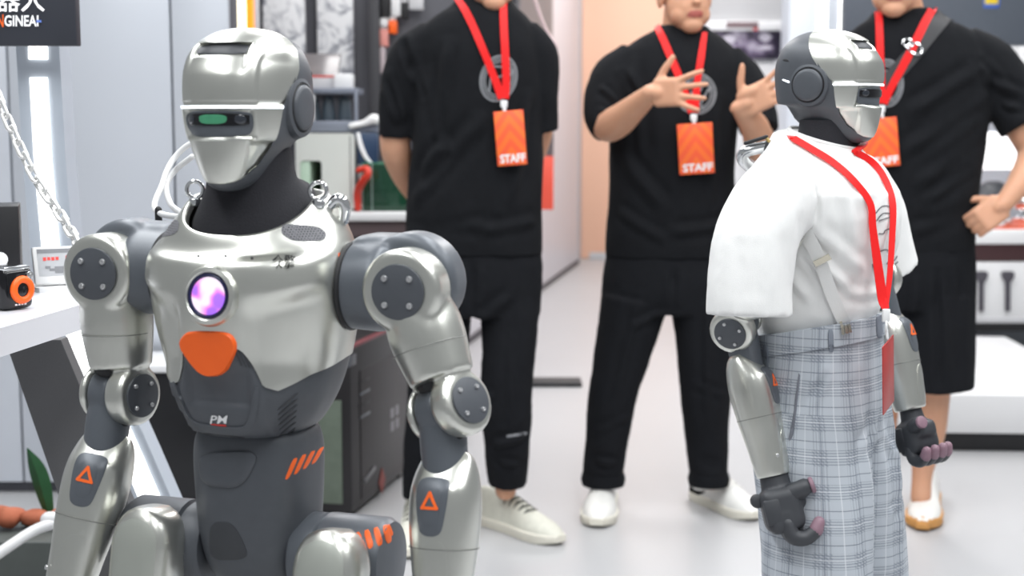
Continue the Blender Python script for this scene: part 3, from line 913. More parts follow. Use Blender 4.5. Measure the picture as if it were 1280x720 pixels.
robot_arm(R2, 1, (.185, .0, 1.045), L2(1096, 348, 2.68), L2(1137, 508, 2.62), R3 @ Vector((.5, .86, .0)), R3 @ Vector((.8, -.6, .1)), R3 @ Vector((.45, -.9, 0)), .78, 1)
for s in (1, -1):
    mk('foot', fuse([tube([(s * .07, .05, .005), (s * .07, -.04, .012), (s * .07, -.13, 0.0)], [.030, .036, .028], 18, 5), rbox((s * .07, -.035, -.018), (.085, .22, .03), .01)], .004, 3), M_DARK, R2)

# ---- clothes of the dressed robot
def cloth_mat(name, col, rough=.85, n=.05, bump=.15, bs=900, sheen=.2, scale=60):
    return mat(name, col, rough, 0, n, scale, bump, bs, spec=.25, sheen=sheen)
M_SHIRTW = cloth_mat('white_cotton', (.80, .80, .79), .8, .03, .25, 700)
M_STRAPW = cloth_mat('white_webbing', (.72, .72, .71), .7, .03, .2, 500)
M_RED = cloth_mat('red_lanyard', (.83, .012, .012), .55, .05, .1, 400, .1)
def rg(z, cx, cy, a, b, n=48, e=2.3, tx=0, ty=0): return ring((cx, cy, z), (1, 0, tx), (0, 1, ty), a, b, n, e)
sh_parts = [loft([rg(.845, 0, .002, .104, .098, ty=-.22), rg(.87, 0, .002, .112, .106, ty=-.2), rg(.91, 0, .002, .118, .112, ty=-.15), rg(.95, 0, 0, .124, .118, ty=-.1), rg(1.0, 0, 0, .138, .128), rg(1.05, 0, 0, .146, .132), rg(1.09, 0, 0, .150, .126),
                  rg(1.125, 0, .004, .142, .108, ty=.1), rg(1.15, 0, .004, .110, .092, ty=.2), rg(1.168, 0, .003, .086, .084, ty=.33), rg(1.182, 0, 0, .066, .064, ty=.3)])]
A_R = [(-.10, .005, 1.10), (-.165, .008, 1.082), (-.222, .014, 1.03), (-.245, .016, .955), (-.252, .014, .893)]
A_L = [(.10, .005, 1.10), (.165, .006, 1.082), (.212, .0, 1.035), (.236, -.008, .970), (.252, -.014, .925)]
def sleeve(path, rad, flat=.86): return tube(path, rad, 28, 6, round_ends=False, flat=flat, up=(0, 1, 0))
sh_parts += [sleeve(A_R, [.060, .074, .078, .079, .080]), sleeve(A_L, [.060, .074, .077, .077, .078])]
me = fuse(sh_parts, .0045, 5)
def shirt_disp(co, no):
    low = sstep(.87, .95, co[:, 2])
    d = .0016 * wav(co, 7, 3, (1, 1, .6)) * low + .0012 * wav(co, 16, 5, (1, 1, .5))
    F = [((-.12, -.09, 1.12), (-.10, -.11, 1.0), .010, .004), ((-.13, -.05, 1.03), (-.06, -.12, .95), .010, .005), ((-.14, -.03, 1.0), (-.07, -.11, .91), .008, .005), ((-.13, .03, .99), (-.12, -.03, .91), .009, .006),
         ((-.02, -.13, 1.06), (-.06, -.13, .94), .010, .003), ((.02, -.13, 1.04), (.04, -.12, .93), .009, .003), ((-.145, -.05, 1.10), (-.15, -.06, .99), .006, -.007), ((-.16, .06, 1.10), (-.15, .08, .97), .007, -.007),
         ((-.27, -.07, 1.04), (-.24, -.08, .93), .010, .004), ((-.20, -.075, 1.07), (-.22, -.085, .93), .011, .0045), ((-.29, .0, 1.03), (-.305, -.01, .92), .010, .003), ((-.1, -.09, .92), (.05, -.12, .915), .008, .004),
         ((.0, -.10, 1.12), (-.09, -.11, 1.08), .010, .003)]
    return d + folds(co, F)
displace(me, shirt_disp)
shirt = mk('white_shirt', me, M_SHIRTW, R2); shirt['label'] = 'loose white short-sleeved shirt'
bvS = bvh_of(shirt)
bvTo = bvh_of(fuse(sh_parts[:1], .006, 5))
# collar band
col2 = mk('shirt_collar', torus((0, 0, 1.183), (0, -.30, 1), .063, .004, 48, 8), M_SHIRTW, shirt)

# plaid trousers
def plaid():
    m = bpy.data.materials.new('grey_glen_plaid'); m.use_nodes = True
    nt = m.node_tree; b = nt.nodes['Principled BSDF']; b.inputs['Roughness'].default_value = .85; b.inputs['Specular IOR Level'].default_value = .2
    N = nt.nodes.new; Lk = nt.links.new
    uv = N('ShaderNodeUVMap'); sp = N('ShaderNodeSeparateXYZ'); Lk(uv.outputs[0], sp.inputs[0])
    def M(op, a, b_=None, c=None):
        n = N('ShaderNodeMath'); n.operation = op
        for i, q in enumerate((a, b_, c)):
            if q is None: continue
            if isinstance(q, (int, float)): n.inputs[i].default_value = q
            else: Lk(q, n.inputs[i])
        return n.outputs[0]
    def stripe(ax, period, phase, width):       # 1 inside the stripe
        f = M('FRACT', M('ADD', M('DIVIDE', ax, period), phase))
        return M('LESS_THAN', f, width)
    u, v = sp.outputs[0], sp.outputs[1]
    def mixc(fac, A, B):
        n = N('ShaderNodeMix'); n.data_type = 'RGBA'
        Lk(fac, n.inputs['Factor'])
        for key, q in (('A', A), ('B', B)):
            if isinstance(q, tuple): n.inputs[key].default_value = (*q, 1)
            else: Lk(q, n.inputs[key])
        return n.outputs['Result']
    base = (.47, .505, .55); dark = (.14, .16, .20); white = (.72, .74, .77)
    bandu = stripe(u, .052, 0.0, .48); bandv = stripe(v, .058, .2, .48)
    fineu = stripe(u, .0048, 0.0, .45); finev = stripe(v, .0048, 0.0, .45)
    hz = M('MULTIPLY', bandv, finev); vt = M('MULTIPLY', bandu, fineu)
    diag = stripe(M('ADD', u, v), .0065, 0, .5)
    both = M('MULTIPLY', M('MULTIPLY', bandu, bandv), diag)
    c = mixc(M('MULTIPLY', hz, .5), base, dark); c = mixc(M('MULTIPLY', vt, .30), c, dark); c = mixc(M('MULTIPLY', both, .35), c, dark)
    c = mixc(M('MULTIPLY', stripe(u, .052, .72, .03), .7), c, dark); c = mixc(M('MULTIPLY', stripe(v, .058, .5, .03), .7), c, dark)
    c = mixc(M('MULTIPLY', stripe(u, .052, .25, .03), .55), c, white); c = mixc(M('MULTIPLY', stripe(v, .058, .95, .028), .55), c, white)
    Lk(c, b.inputs['Base Color'])
    return m
M_PLAID = plaid()
def leg2(s): 
    return loft([ring((s * x, y, z), (1, 0, 0), (0, 1, 0), a, b, 40, 2.15) for z, x, y, a, b in
                 [(-.012, .088, -.052, .094, .104), (.10, .088, -.052, .092, .102), (.30, .084, -.050, .088, .100), (.40, .080, -.046, .086, .099), (.52, .070, -.034, .087, .102), (.62, .060, -.018, .088, .106), (.69, .054, -.008, .084, .109), (.75, .048, 0, .076, .107)]])
tp = [leg2(1), leg2(-1), loft([rg(.65, 0, -.006, .130, .110, e=2.4), rg(.70, 0, 0, .134, .114, e=2.4, ty=-.05), rg(.75, 0, .003, .129, .115, ty=-.12), rg(.80, 0, .003, .121, .112, ty=-.18), rg(.845, 0, .002, .116, .110, ty=-.22), rg(.852, 0, .002, .114, .108, ty=-.22)])]
me = fuse(tp, .0045, 4)
def tr_disp(co, no):
    co = co + np.array([0, .02, .05])
    d = .0018 * wav(co, 5, 11, (1, 1, .5)) + .0010 * wav(co, 13, 12, (1, 1, .6))
    F = [((-.115, -.06, .86), (-.125, .02, .72), .006, -.005), ((-.06, -.11, .78), (-.075, -.1, .15), .012, .006), ((.07, -.11, .78), (.085, -.1, .15), .012, .006), ((.01, -.115, .80), (.0, -.10, .70), .009, -.006),
         ((.0, -.11, .76), (-.08, -.11, .70), .010, .005), ((.01, -.11, .74), (.07, -.11, .66), .010, .006), ((-.15, -.03, .44), (-.03, -.10, .42), .011, .005), ((.03, -.10, .43), (.15, -.04, .45), .011, .006), ((-.14, .02, .52), (-.12, -.08, .48), .010, .004),
         ((.04, -.11, .56), (.11, -.09, .6), .008, .004)]
    return d + folds(co, F)
displace(me, tr_disp)
uvl = me.uv_layers.new(name='UVMap')
co, no = mesh_np(me)
nl = len(me.loops); vi = np.empty(nl, int); me.loops.foreach_get('vertex_index', vi)
UV = np.zeros((nl, 2))
ls = np.empty(len(me.polygons), int); me.polygons.foreach_get('loop_start', ls); lt = np.empty(len(me.polygons), int); me.polygons.foreach_get('loop_total', lt)
for a, n in zip(ls, lt):
    idx = vi[a:a + n]; P = co[idx]
    cx = .0 if P[:, 2].mean() > .71 else (.07 if P[:, 0].mean() > 0 else -.07)
    ang = np.arctan2(P[:, 0] - cx, -(P[:, 1]))
    ang = np.where(ang - ang[0] > PI, ang - 2 * PI, np.where(ang - ang[0] < -PI, ang + 2 * PI, ang))
    rad = .122 if cx == 0 else .094
    UV[a:a + n, 0] = ang * rad + cx; UV[a:a + n, 1] = P[:, 2] + (.18 * P[:, 1] if cx == 0 else 0) * 0
uvl.data.foreach_set('uv', UV.ravel())
trou = mk('plaid_trousers', me, M_PLAID, R2); trou['label'] = 'grey glen plaid trousers with belt loops'
bvTr = bvh_of(trou)
def band_ring(z, a, b, h, th, ty):
    A = [rg(z - h, 0, .002, a, b, 64, 2.3, ty=ty), rg(z - h, 0, .002, a + th, b + th, 64, 2.3, ty=ty), rg(z + h, 0, .002, a + th, b + th, 64, 2.3, ty=ty), rg(z + h, 0, .002, a, b, 64, 2.3, ty=ty)]
    return loft(A, cap=False)
wb_me = to_mesh('waistband', band_ring(.832, .113, .107, .019, .009, -.22))
uvl = wb_me.uv_layers.new(name='UVMap')
for lp in wb_me.loops:
    c = wb_me.vertices[lp.vertex_index].co
    uvl.data[lp.index].uv = (math.atan2(c.x, -c.y) * .122, c.z)
wb = mk('waistband', wb_me, M_PLAID, trou)
bvW = bvh_of(wb, trou)
for (x, y) in ((957, 445), (1038, 426), (1098, 408)):
    mk('belt_loop', plate(bvW, ray2, [(x - 3.5, y - 14), (x + 3.5, y - 15), (x + 4.5, y + 14), (x - 2.5, y + 15)], th=.003, n=24, K=3, it=1), M_PLAID2 if 'M_PLAID2' in globals() else M_PLAID, trou)
mk('pocket_edge', plate(bvW, ray2, [(998, 466), (1001, 467), (992, 545), (986, 552), (985, 549), (990, 540)], th=.0025, n=40, K=2, it=1), mat('pocket_piping', (.17, .18, .21), .8, noise=.2, scale=300), trou)

# suspenders
sus = mk('suspender', ribbon(bvTo, ray2, [(978, 236), (1000, 275), (1024, 322), (1040, 370), (1056, 408)], [17, 17, 16, 15, 15], .0018, .005, 8), M_STRAPW, R2)
M_CLIP = mat('nickel_clip', (.62, .58, .48), .25, 1.0, .1)
mk('strap_slider', ribbon(bvTo, ray2, [(1019, 328), (1037, 318)], 7, .003, .007, 3, 3), M_CLIP, sus)
mk('strap_clip', ribbon(bvW, ray2, [(1046, 402), (1063, 395)], 5, .003, .006, 3, 3), M_CLIP, sus)
for dx in (-4, 0, 4):
    mk('clip_tooth', ribbon(bvW, ray2, [(1054 + dx, 402 - dx * .3), (1056 + dx, 416 - dx * .3)], 3.2, .003, .006, 3, 3), M_CLIP, sus)
# line drawing printed on the shirt front
M_INK = mat('grey_ink', (.16, .16, .17), .8, noise=.2, scale=200)
art = [[(1093, 268), (1102, 258), (1113, 259), (1119, 268)], [(1095, 276), (1103, 267), (1113, 268), (1119, 277)], [(1098, 276), (1114, 272), (1113, 284), (1106, 288), (1104, 292), (1098, 292)], [(1093, 280), (1092, 300), (1095, 320), (1099, 330)],
       [(1116, 275), (1118, 300), (1114, 320), (1108, 330)], [(1092, 318), (1095, 330), (1099, 338)], [(1090, 330), (1094, 341), (1098, 344)], [(1113, 329), (1118, 325), (1121, 320)], [(1112, 337), (1118, 331), (1122, 327)], [(1099, 314), (1107, 312), (1114, 315)]]
ink = geo(*[ribbon(bvS, ray2, a, 1.2, .0006, .0008, 4, 2) for a in art])
mk('line_print', ink, M_INK, shirt)

# lanyard with a card seen edge-on
LAN = empty('lanyard', (R2LOC.x, R2LOC.y, 0.9)); tag(LAN, 'bright red lanyard hanging over the white shirt of the dressed robot', 'lanyard')
def w2(VF): return [tuple(Vector(M2 @ Vector(p)) - LAN.location) for p in VF[0]], VF[1]
def hang(px, nhit, endY):
    pts = []; last = None
    for i, p in enumerate(px):
        if i < nhit:
            last = cast(bvS, ray2, p, last); pts.append(last[0] + last[1] * .006); yw = (M2 @ pts[-1]).y
        else:
            f = (i - nhit + 1) / (len(px) - nhit); pts.append(M2i @ at(p[0], p[1], yw + (endY - yw) * f))
    return pts
YH = 2.405
nrA = R3 @ Vector((.25, -1, .1))
sA = ribbon3d(hang([(992, 176), (1012, 188), (1040, 206), (1064, 227), (1084, 253), (1091, 285), (1097, 330), (1103, 372), (1107, 386)], 5, YH), [.012, .012, .012, .012, .012, .013, .016, .018, .013], nrA)
sB = ribbon3d(hang([(1066, 192), (1088, 206), (1104, 228), (1112, 255), (1115, 300), (1112, 345), (1107, 386)], 4, YH), [.011, .012, .012, .012, .011, .010, .008], nrA)
hA = hang([(992, 176)], 1, YH)[0]; hB = hang([(1066, 192)], 1, YH)[0]
aA = math.atan2(hA.y, hA.x); aB = math.atan2(hB.y, hB.x)
if aA < aB: aA += 2 * PI
arcp = []
for f in np.linspace(0, 1, 13):
    a = aA + (aB - aA) * f; rr = .070 if 0 < f < 1 else math.hypot(hA.x, hA.y) * (1 - f) + math.hypot(hB.x, hB.y) * f
    z = hA.z + (hB.z - hA.z) * f + .024 * math.sin(PI * f)
    arcp.append((rr * math.cos(a), rr * math.sin(a), z))
mk('strap', w2(ribbon3d(arcp, [.012, .012], (0, 0, 1), .004, 3)), M_RED, LAN)
strap = mk('strap', w2(sA), M_RED, LAN); mk('strap', w2(sB), M_RED, LAN)
pc = at(1107, 392, 2.40)
pw = at(1107, 388, YH)
M_WPLAS = mat('white_plastic', (.8, .8, .8), .35, noise=.02)
mk('crimp', xf(rbox((0, 0, 0), (.013, .008, .022), .002), Matrix.Translation(pw - LAN.location + Vector((.0, -.004, -.008)))), M_WPLAS, LAN)
hk = pw - LAN.location + Vector((.0, -.008, -.026))
mk('clip', geo(torus(hk, (1, -.3, 0), .008, .0018, 18, 8), tube([hk + Vector((0, 0, -.006)), hk + Vector((.002, -.002, -.02))], [.003, .0025], 8, 3)), M_WPLAS, LAN)
ct = hk + Vector((.002, -.004, -.018))
Rc = Matrix.Rotation(math.radians(62), 3, 'Z') @ Matrix.Rotation(math.radians(-9), 3, 'Y')
mk('card', rbox(ct + Rc @ Vector((0, 0, -.066)), (.075, .0022, .120), .001, Rc), mat('red_card', (.42, .035, .03), .35, noise=.25, scale=30), LAN)

# hoist hardware behind the neck
HB = mk('hoist_arm', fuse([tube([L2(944, 214, 2.60), L2(929, 200, 2.58), L2(933, 189, 2.57), L2(966, 182, 2.56)], [.010, .011, .011, .011], 16, 5, up=(0, 1, 0))], .002, 2), M_CHROME, R2)
ca = L2(967, 185, 2.55)
mk('camera_block', rbox(ca, (.022, .026, .022), .002, Matrix.Rotation(.5, 3, 'Y')), M_BLACKM, HB)
mk('antenna', tube([L2(958, 171, 2.55), L2(932, 179, 2.56)], [.0035, .0035], 10, 2), M_BLACKM, HB)
mk('antenna_joint', tube([L2(958, 172, 2.55), L2(964, 181, 2.55)], [.003, .003], 8, 2), mat('brass', (.7, .5, .2), .3, 1, .1), HB)
mk('eye_bolt', torus(L2(989, 182, 2.53), R3 @ Vector((.2, -1, .1)), .0125, .003, 24, 8), M_CHROME, HB)
# ================================================================== people
M_SKIN = mat('skin', (.62, .33, .21), .5, 0, .07, 30, .08, 500, sss=.12, spec=.35)
M_LIPS = mat('lips', (.45, .12, .10), .45, 0, .1, 80)
M_HAIR = mat('black_hair', (.012, .010, .010), .5, 0, .3, 200)
M_EYEW = mat('eye_white', (.75, .74, .72), .25, noise=.03)
M_TEE = cloth_mat('black_cotton', (.0065, .0072, .0092), .95, .25, .2, 700, 0)
M_PANT = cloth_mat('black_twill', (.0055, .0062, .0085), .9, .25, .2, 600, 0)
M_SHOEW = mat('white_leather', (.82, .81, .78), .45, 0, .03, 60)
M_SHOEC = mat('cream_knit', (.66, .65, .57), .7, 0, .12, 60, .2, 400)
M_LACE = mat('dark_olive_lace', (.10, .10, .085), .7, 0, .3, 60)
M_SOLEW = mat('cream_rubber', (.74, .71, .62), .6, 0, .05, 60)
M_GUM = mat('gum_rubber', (.55, .27, .08), .55, 0, .1, 60)
M_GREYINK = mat('grey_shirt_print', (.22, .225, .24), .8, noise=.15, scale=90)
M_CARD = bpy.data.materials.new('orange_staff_card'); M_CARD.use_nodes = True
def _card():
    nt = M_CARD.node_tree; b = nt.nodes['Principled BSDF']; N = nt.nodes.new; Lk = nt.links.new
    tc = N('ShaderNodeTexCoord'); sp = N('ShaderNodeSeparateXYZ'); Lk(tc.outputs['Object'], sp.inputs[0])
    a = N('ShaderNodeMath'); a.operation = 'ABSOLUTE'; Lk(sp.outputs[0], a.inputs[0])
    m = N('ShaderNodeMath'); m.operation = 'MULTIPLY_ADD'; m.inputs[1].default_value = 1.3; Lk(a.outputs[0], m.inputs[0]); Lk(sp.outputs[2], m.inputs[2])
    f = N('ShaderNodeMath'); f.operation = 'MULTIPLY'; f.inputs[1].default_value = 22; Lk(m.outputs[0], f.inputs[0])
    g = N('ShaderNodeMath'); g.operation = 'FRACT'; Lk(f.outputs[0], g.inputs[0])
    r = N('ShaderNodeValToRGB'); r.color_ramp.interpolation = 'LINEAR'
    r.color_ramp.elements[0].color = (.95, .17, .03, 1); r.color_ramp.elements[1].color = (.92, .115, .04, 1)
    r.color_ramp.elements[0].position = .45; r.color_ramp.elements[1].position = .55
    Lk(g.outputs[0], r.inputs['Fac']); Lk(r.outputs['Color'], b.inputs['Base Color']); b.inputs['Roughness'].default_value = .4
_card()

def pxr(r, Y): return r * Y / FPX
def limb(rows, n=16, k=5, ends=True):
    """rows of (px x, px y, depth Y, radius in px)"""
    return tube([at(x, y, Y) for x, y, Y, r in rows], [pxr(r, Y) for x, y, Y, r in rows], n, k, round_ends=ends, up=(0, 1, 0))
def secs(rows, n=48, e=2.3):
    """rows of (px y, px left, px right, half depth, Y)"""
    rows = crom(rows, 3)
    return loft([ring(at((l + r) / 2, y, Y), (1, 0, 0), (0, 1, 0), pxr((r - l) / 2, Y), b, n, e) for y, l, r, b, Y in rows])
def hand(W, d, n, thumb, spread=8, curl=(12, 18, 14), size=1.0, tcurl=0.0, curls=None, tdir=(.45, .85, .25)):
    """W wrist, d finger direction, n palm normal, thumb = lateral direction of the thumb"""
    d = unit(d); n = unit(V3(n) - d * np.dot(n, d)); s = unit(V3(thumb) - d * np.dot(thumb, d) - n * np.dot(thumb, n))
    W = V3(W); K = size
    R = Matrix((tuple(s), tuple(n), tuple(d))).transposed()
    P = [rbox(W + d * .052 * K, (.084 * K, .026 * K, .088 * K), .012 * K, R, 3), ellipsoid(W + (d * .035 + s * .026 + n * .010) * K, (.018 * K, .018 * K, .034 * K), R), tube([W - d * .004 * K, W + d * .02 * K], [.027 * K, .029 * K], 14, 2, flat=.8, up=tuple(s))]
    for i, (o, L) in enumerate(zip((.032, .0108, -.0108, -.031), (.074, .083, .078, .061))):
        cc = curls[i] if curls else curl
        a = math.radians(spread * (1.5 - i)) ; f = d * math.cos(a) + s * math.sin(a)
        p = W + (d * .088 + s * o) * K; pts = [p - f * .012 * K, p]; ang = 0
        for c, l in zip(cc, (.45, .30, .25)):
            ang += math.radians(c)
            p = p + (f * math.cos(ang) + n * math.sin(ang)) * L * l * K; pts.append(p)
        P.append(tube(pts, [r * K for r in (.0095, .0096, .0088, .0080, .0068)], 10, 3))
    t = unit(d * tdir[0] + s * tdir[1] + n * tdir[2]); p = W + (d * .022 + s * .026 + n * .006) * K
    t2 = unit(t + d * .35 + n * tcurl)
    P.append(tube([p, p + t * .034 * K, p + t * .034 * K + t2 * .030 * K, p + t * .034 * K + t2 * .052 * K], [.0135 * K, .0118 * K, .0105 * K, .0082 * K], 10, 4))
    return P
def head_geo(C, yaw, tilt=0.0, k=1.0):
    """C centre of the head; returns fused-in parts and a transform"""
    T = Matrix.Translation(Vector(C)) @ Matrix.Rotation(yaw, 4, 'Z') @ Matrix.Rotation(tilt, 4, 'X') @ Matrix.Scale(k, 4)
    E = lambda c, r: xf(ellipsoid(c, r), T)
    P = [E((0, .012, .03), (.077, .096, .086)), E((0, -.018, -.035), (.066, .074, .075)), E((0, -.055, -.088), (.034, .032, .026)), E((0, -.088, -.008), (.012, .018, .022)), E((0, -.097, -.022), (.016, .014, .011)),
         E((0, -.076, -.055), (.028, .016, .013)), E((0, -.0845, -.0505), (.022, .009, .0055)), E((0, -.083, -.061), (.020, .009, .0065)), E((.078, .012, -.005), (.010, .02, .032)), E((-.078, .012, -.005), (.010, .02, .032)),
         E((.03, -.078, .022), (.026, .014, .010)), E((-.03, -.078, .022), (.026, .014, .010)), E((.034, -.042, -.058), (.028, .035, .032)), E((-.034, -.042, -.058), (.028, .035, .032))]
    return P, T
def shoe(root, heel, toe, upper_m, sole_m, name='sneaker', wid=.048, hi=.088, toecap=None, swoosh=None, laces=None, label=None):
    heel = Vector(heel); toe = Vector(toe); off = Vector(root.location)
    d = toe - heel; d.z = 0; L = d.length; d.normalize(); s = Vector((-d.y, d.x, 0))
    def q(t, a, z): return tuple(heel - off + d * (t * L) + s * a + Vector((0, 0, z)))
    def wd(t): return wid * np.interp(t, [0, .05, .15, .35, .5, .7, .85, .95, 1], [.35, .62, .74, .74, .78, .98, .92, .62, .30])
    def hz(t): return np.interp(t, [0, .05, .18, .36, .5, .66, .8, .92, 1], [hi * .80, hi * .98, hi, hi * 1.02, hi * .9, hi * .70, hi * .56, hi * .46, .034])
    rings = []
    for t in np.linspace(0.0, 1.0, 22):
        w = wd(t); h = hz(t); pts = []
        for a in np.linspace(0, PI, 15):
            c = math.cos(a); sn = math.sin(a)
            pts.append(q(t, w * np.sign(c) * abs(c) ** .7 * (1 - .32 * sn ** 2 * (h / hi)), .018 + (h - .018) * sn ** .75))
        for a in np.linspace(-1, 1, 7)[1:-1]: pts.append(q(t, w * a, .014))
        rings.append(pts)
    up = mk(name, loft(rings), upper_m, root)
    if label: up['label'] = label
    rs = []
    for t in np.linspace(-.012, 1.015, 24):
        w = wd(min(max(t, 0), 1)) * 1.05 + .002; z0 = .0 + .010 * max(0, t - .85) / .15
        rs.append([q(t, -w, .016), q(t, -w * 1.02, .028), q(t, -w * .9, .032), q(t, w * .9, .032), q(t, w * 1.02, .028), q(t, w, .016), q(t, w * .94, z0 + .001), q(t, -w * .94, z0 + .001)])
    mk('sole', loft(rs), sole_m, up)
    if toecap:
        rt = []
        for t in np.linspace(.78, 1.03, 9):
            w = wd(min(t, 1)) * 1.06 + .004; hh = .046 - .02 * max(0, t - .95) / .08
            rt.append([q(t, w * math.cos(a), .010 + (hh - .010) * math.sin(a) ** .8) for a in np.linspace(0, PI, 11)])
        mk('toe_cap', loft(rt), toecap, up)
    bv = bvh_of(up)
    down = lambda p: (Vector(q(p[0], p[1], .3)), Vector((0, 0, -1)))
    if laces:
        for t in np.linspace(.42, .66, 5):
            mk('lace', ribbon(bv, down, [(t - .012, -.020), (t + .010, 0), (t - .012, .020)], .008 / L, .0022, .001, 4, 3), laces, up)
        mk('tongue', tube([q(.40, 0, hi * .93), q(.33, 0, hi * 1.16), q(.29, 0, hi * 1.30)], [.016, .020, .017], 14, 4, flat=.35, up=tuple(s)), upper_m, up)
    if swoosh:
        sg = swoosh
        sd = lambda p: (Vector(q(p[0] / L, sg * .25, p[1])), Vector(s) * -sg)
        mk('curved_mark', ribbon(bv, sd, [(.018, .052), (.026, .038), (.045, .033), (.075, .038), (.11, .050)], [.008, .024, .024, .014, .004], .001, .0012, 5, 3), M_BLACKPR, up)
    return up
def local(parts, off):
    T = Matrix.Translation(-Vector(off))
    return [xf(p, T) for p in parts]
def put_mesh(name, parts, m, root, voxel, smooth, disp=None, mats=None):
    me = fuse(local(parts, root.location), voxel, smooth)
    if disp: displace(me, disp)
    return mk(name, me, mats or m, root)
def person(loc, label, skin, headC, yaw, tilt=0.0, hk=1.0, voxel=.0048):
    root = empty('person', loc); tag(root, label, 'person')
    HP, T = head_geo(headC, yaw, tilt, hk)
    body = put_mesh('body', skin + HP, None, root, voxel, 4, mats=[M_SKIN, M_LIPS])
    # lips take their own colour
    Ti = (Matrix.Translation(-Vector(root.location)) @ T).inverted()
    for p in body.data.polygons:
        c = p.center
        if (c - (Matrix.Translation(-Vector(root.location)) @ T @ Vector((0, -.085, -.055)))).length < .035:
            l = Ti @ c
            if l.y < -.074 and abs(l.x) < .0235 and -.0675 < l.z < -.0462 + abs(l.x) * -.15: p.material_index = 1
    Tl = Matrix.Translation(-Vector(root.location)) @ T
    mk('hair', xf(fuse_geo([ellipsoid((0, .022, .045), (.083, .098, .082)), ellipsoid((0, -.03, .085), (.066, .06, .038))]), Tl), M_HAIR, root)
    for s in (-1, 1):
        e = mk('eye', xf(ellipsoid((s * .031, -.0765, .004), (.0125, .011, .0085)), Tl), M_EYEW, root)
        mk('iris', xf(ellipsoid((s * .031, -.0855, .004), (.0055, .0035, .0055)), Tl), M_BLACK, e)
        mk('eyebrow', xf(tube([(s * .014, -.092, .024), (s * .031, -.091, .029), (s * .048, -.080, .026)], [.003, .004, .0025], 8, 4), Tl), M_HAIR, root)
    return root, body
def fuse_geo(parts, voxel=.006, smooth=3):
    me = fuse(parts, voxel, smooth)
    V = [tuple(v.co) for v in me.vertices]; F = [tuple(p.vertices) for p in me.polygons]
    bpy.data.meshes.remove(me)
    return V, F
def local_folds(F, off):
    """folds given by pixels (x,y,Y) on the cloth"""
    o = V3(off)
    return [(V3(at(*a)) - o, V3(at(*b)) - o, w, h) for a, b, w, h in F]
def badge(label, shirt, root, neckL, neckR, meet, card, Y, skew=0.0, straps=None):
    """lanyard and card hanging on a shirt; pixel places"""
    bv = bvh_of(shirt); rl = Vector(root.location)
    Mi = Matrix.Translation(-rl); ray = cam_ray(Mi)
    lo, nr = cast(bv, ray, (meet[0], meet[1]))
    base = lo + rl
    o = empty('staff_badge', (base.x, base.y - .02, base.z)); tag(o, label, 'badge', 'staff badges on red lanyards')
    dv = rl - o.location
    W = lambda VF: ([tuple(Vector(p) + dv) for p in VF[0]], VF[1])
    for pth, w in straps:
        mk('strap', W(ribbon(bv, ray, pth, w, .0025, .004, 6, 4)), M_RED, o)
    yb = base.y - .014
    c = at(meet[0] + 1, meet[1] + 6, yb) - o.location
    cr = mk('crimp', rbox(c, (.020, .010, .020), .003), M_WPLAS, o)
    mk('hook', tube([c + Vector((0, 0, -.008)), c + Vector((.003, -.002, -.026))], [.006, .005], 10, 3), M_WPLAS, o)
    (x0, y0), (x1, y1), (x2, y2), (x3, y3) = card          # tl, tr, br, bl
    yc = yb - .006
    P = [at(x, y, yc) for x, y in card]
    cen = sum(P, Vector()) / 4
    ux = (P[1] - P[0]); uz = (P[0] - P[3])
    w = ux.length; h = uz.length
    R = Matrix((tuple(unit(ux)), tuple(unit(np.cross(unit(uz), unit(ux)))), tuple(unit(uz)))).transposed()
    cd = bpy.data.objects.new('card', to_mesh('card', rbox((0, 0, 0), (w, .003, h), .0014)))
    # rounded card kept in its own frame so that the print follows it
    cd.data.materials.append(M_CARD); COL.objects.link(cd); cd.parent = o
    cd.matrix_parent_inverse.identity(); cd.location = cen - o.location; cd.rotation_euler = R.to_euler()
    A, F = text_fit('STAFF', -w * .40, w * .46, -h * .45, -h * .29, bold=.035)
    t = mk('lettering', ([(p[0], -.0021, p[1]) for p in A], F), M_WHITEPR, cd, smooth=False)
    return o
def circle_print(shirt, root, cx, cy, rx, ry, tilt=0.0):
    bv = bvh_of(shirt); ray = cam_ray(Matrix.Translation(-Vector(root.location)))
    def E(r, a): return (cx + rx * r * math.cos(a) + tilt * ry * r * math.sin(a), cy - ry * r * math.sin(a))
    def Q(u, v): return (cx + rx * u + tilt * ry * v, cy - ry * v)
    def arc(r, w, a0=0, a1=2 * PI): return ribbon(bv, ray, [E(r, a) for a in np.linspace(a0, a1, 25)], w, .0006, .0012, 2, 2)
    parts = [arc(.97, 2.4), arc(.84, 1.8), arc(.72, 1.6)]
    for path in ([(-.5, .5), (.05, .5), (.28, .3), (.1, .08), (-.3, .08)], [(-.3, .08), (-.1, -.1), (.35, -.72)], [(-.42, .1), (-.42, -.55)], [(.22, .56), (.72, .30), (.60, .12)], [(.62, .25), (.25, -.45)]):
        parts.append(ribbon(bv, ray, [Q(*p) for p in path], 2.2, .0006, .0012, 4, 2))
    return mk('round_print', geo(*parts), M_GREYINK, shirt)
def neck_band(root, c, a, b, tilt, r=.007):
    x = ring(V3(c) - V3(root.location), (1, 0, 0), (0, 1, tilt), a, b, 40)
    return tube([tuple(p) for p in np.vstack([x, x[:1]])], [r] * 41, 8, 1, False)

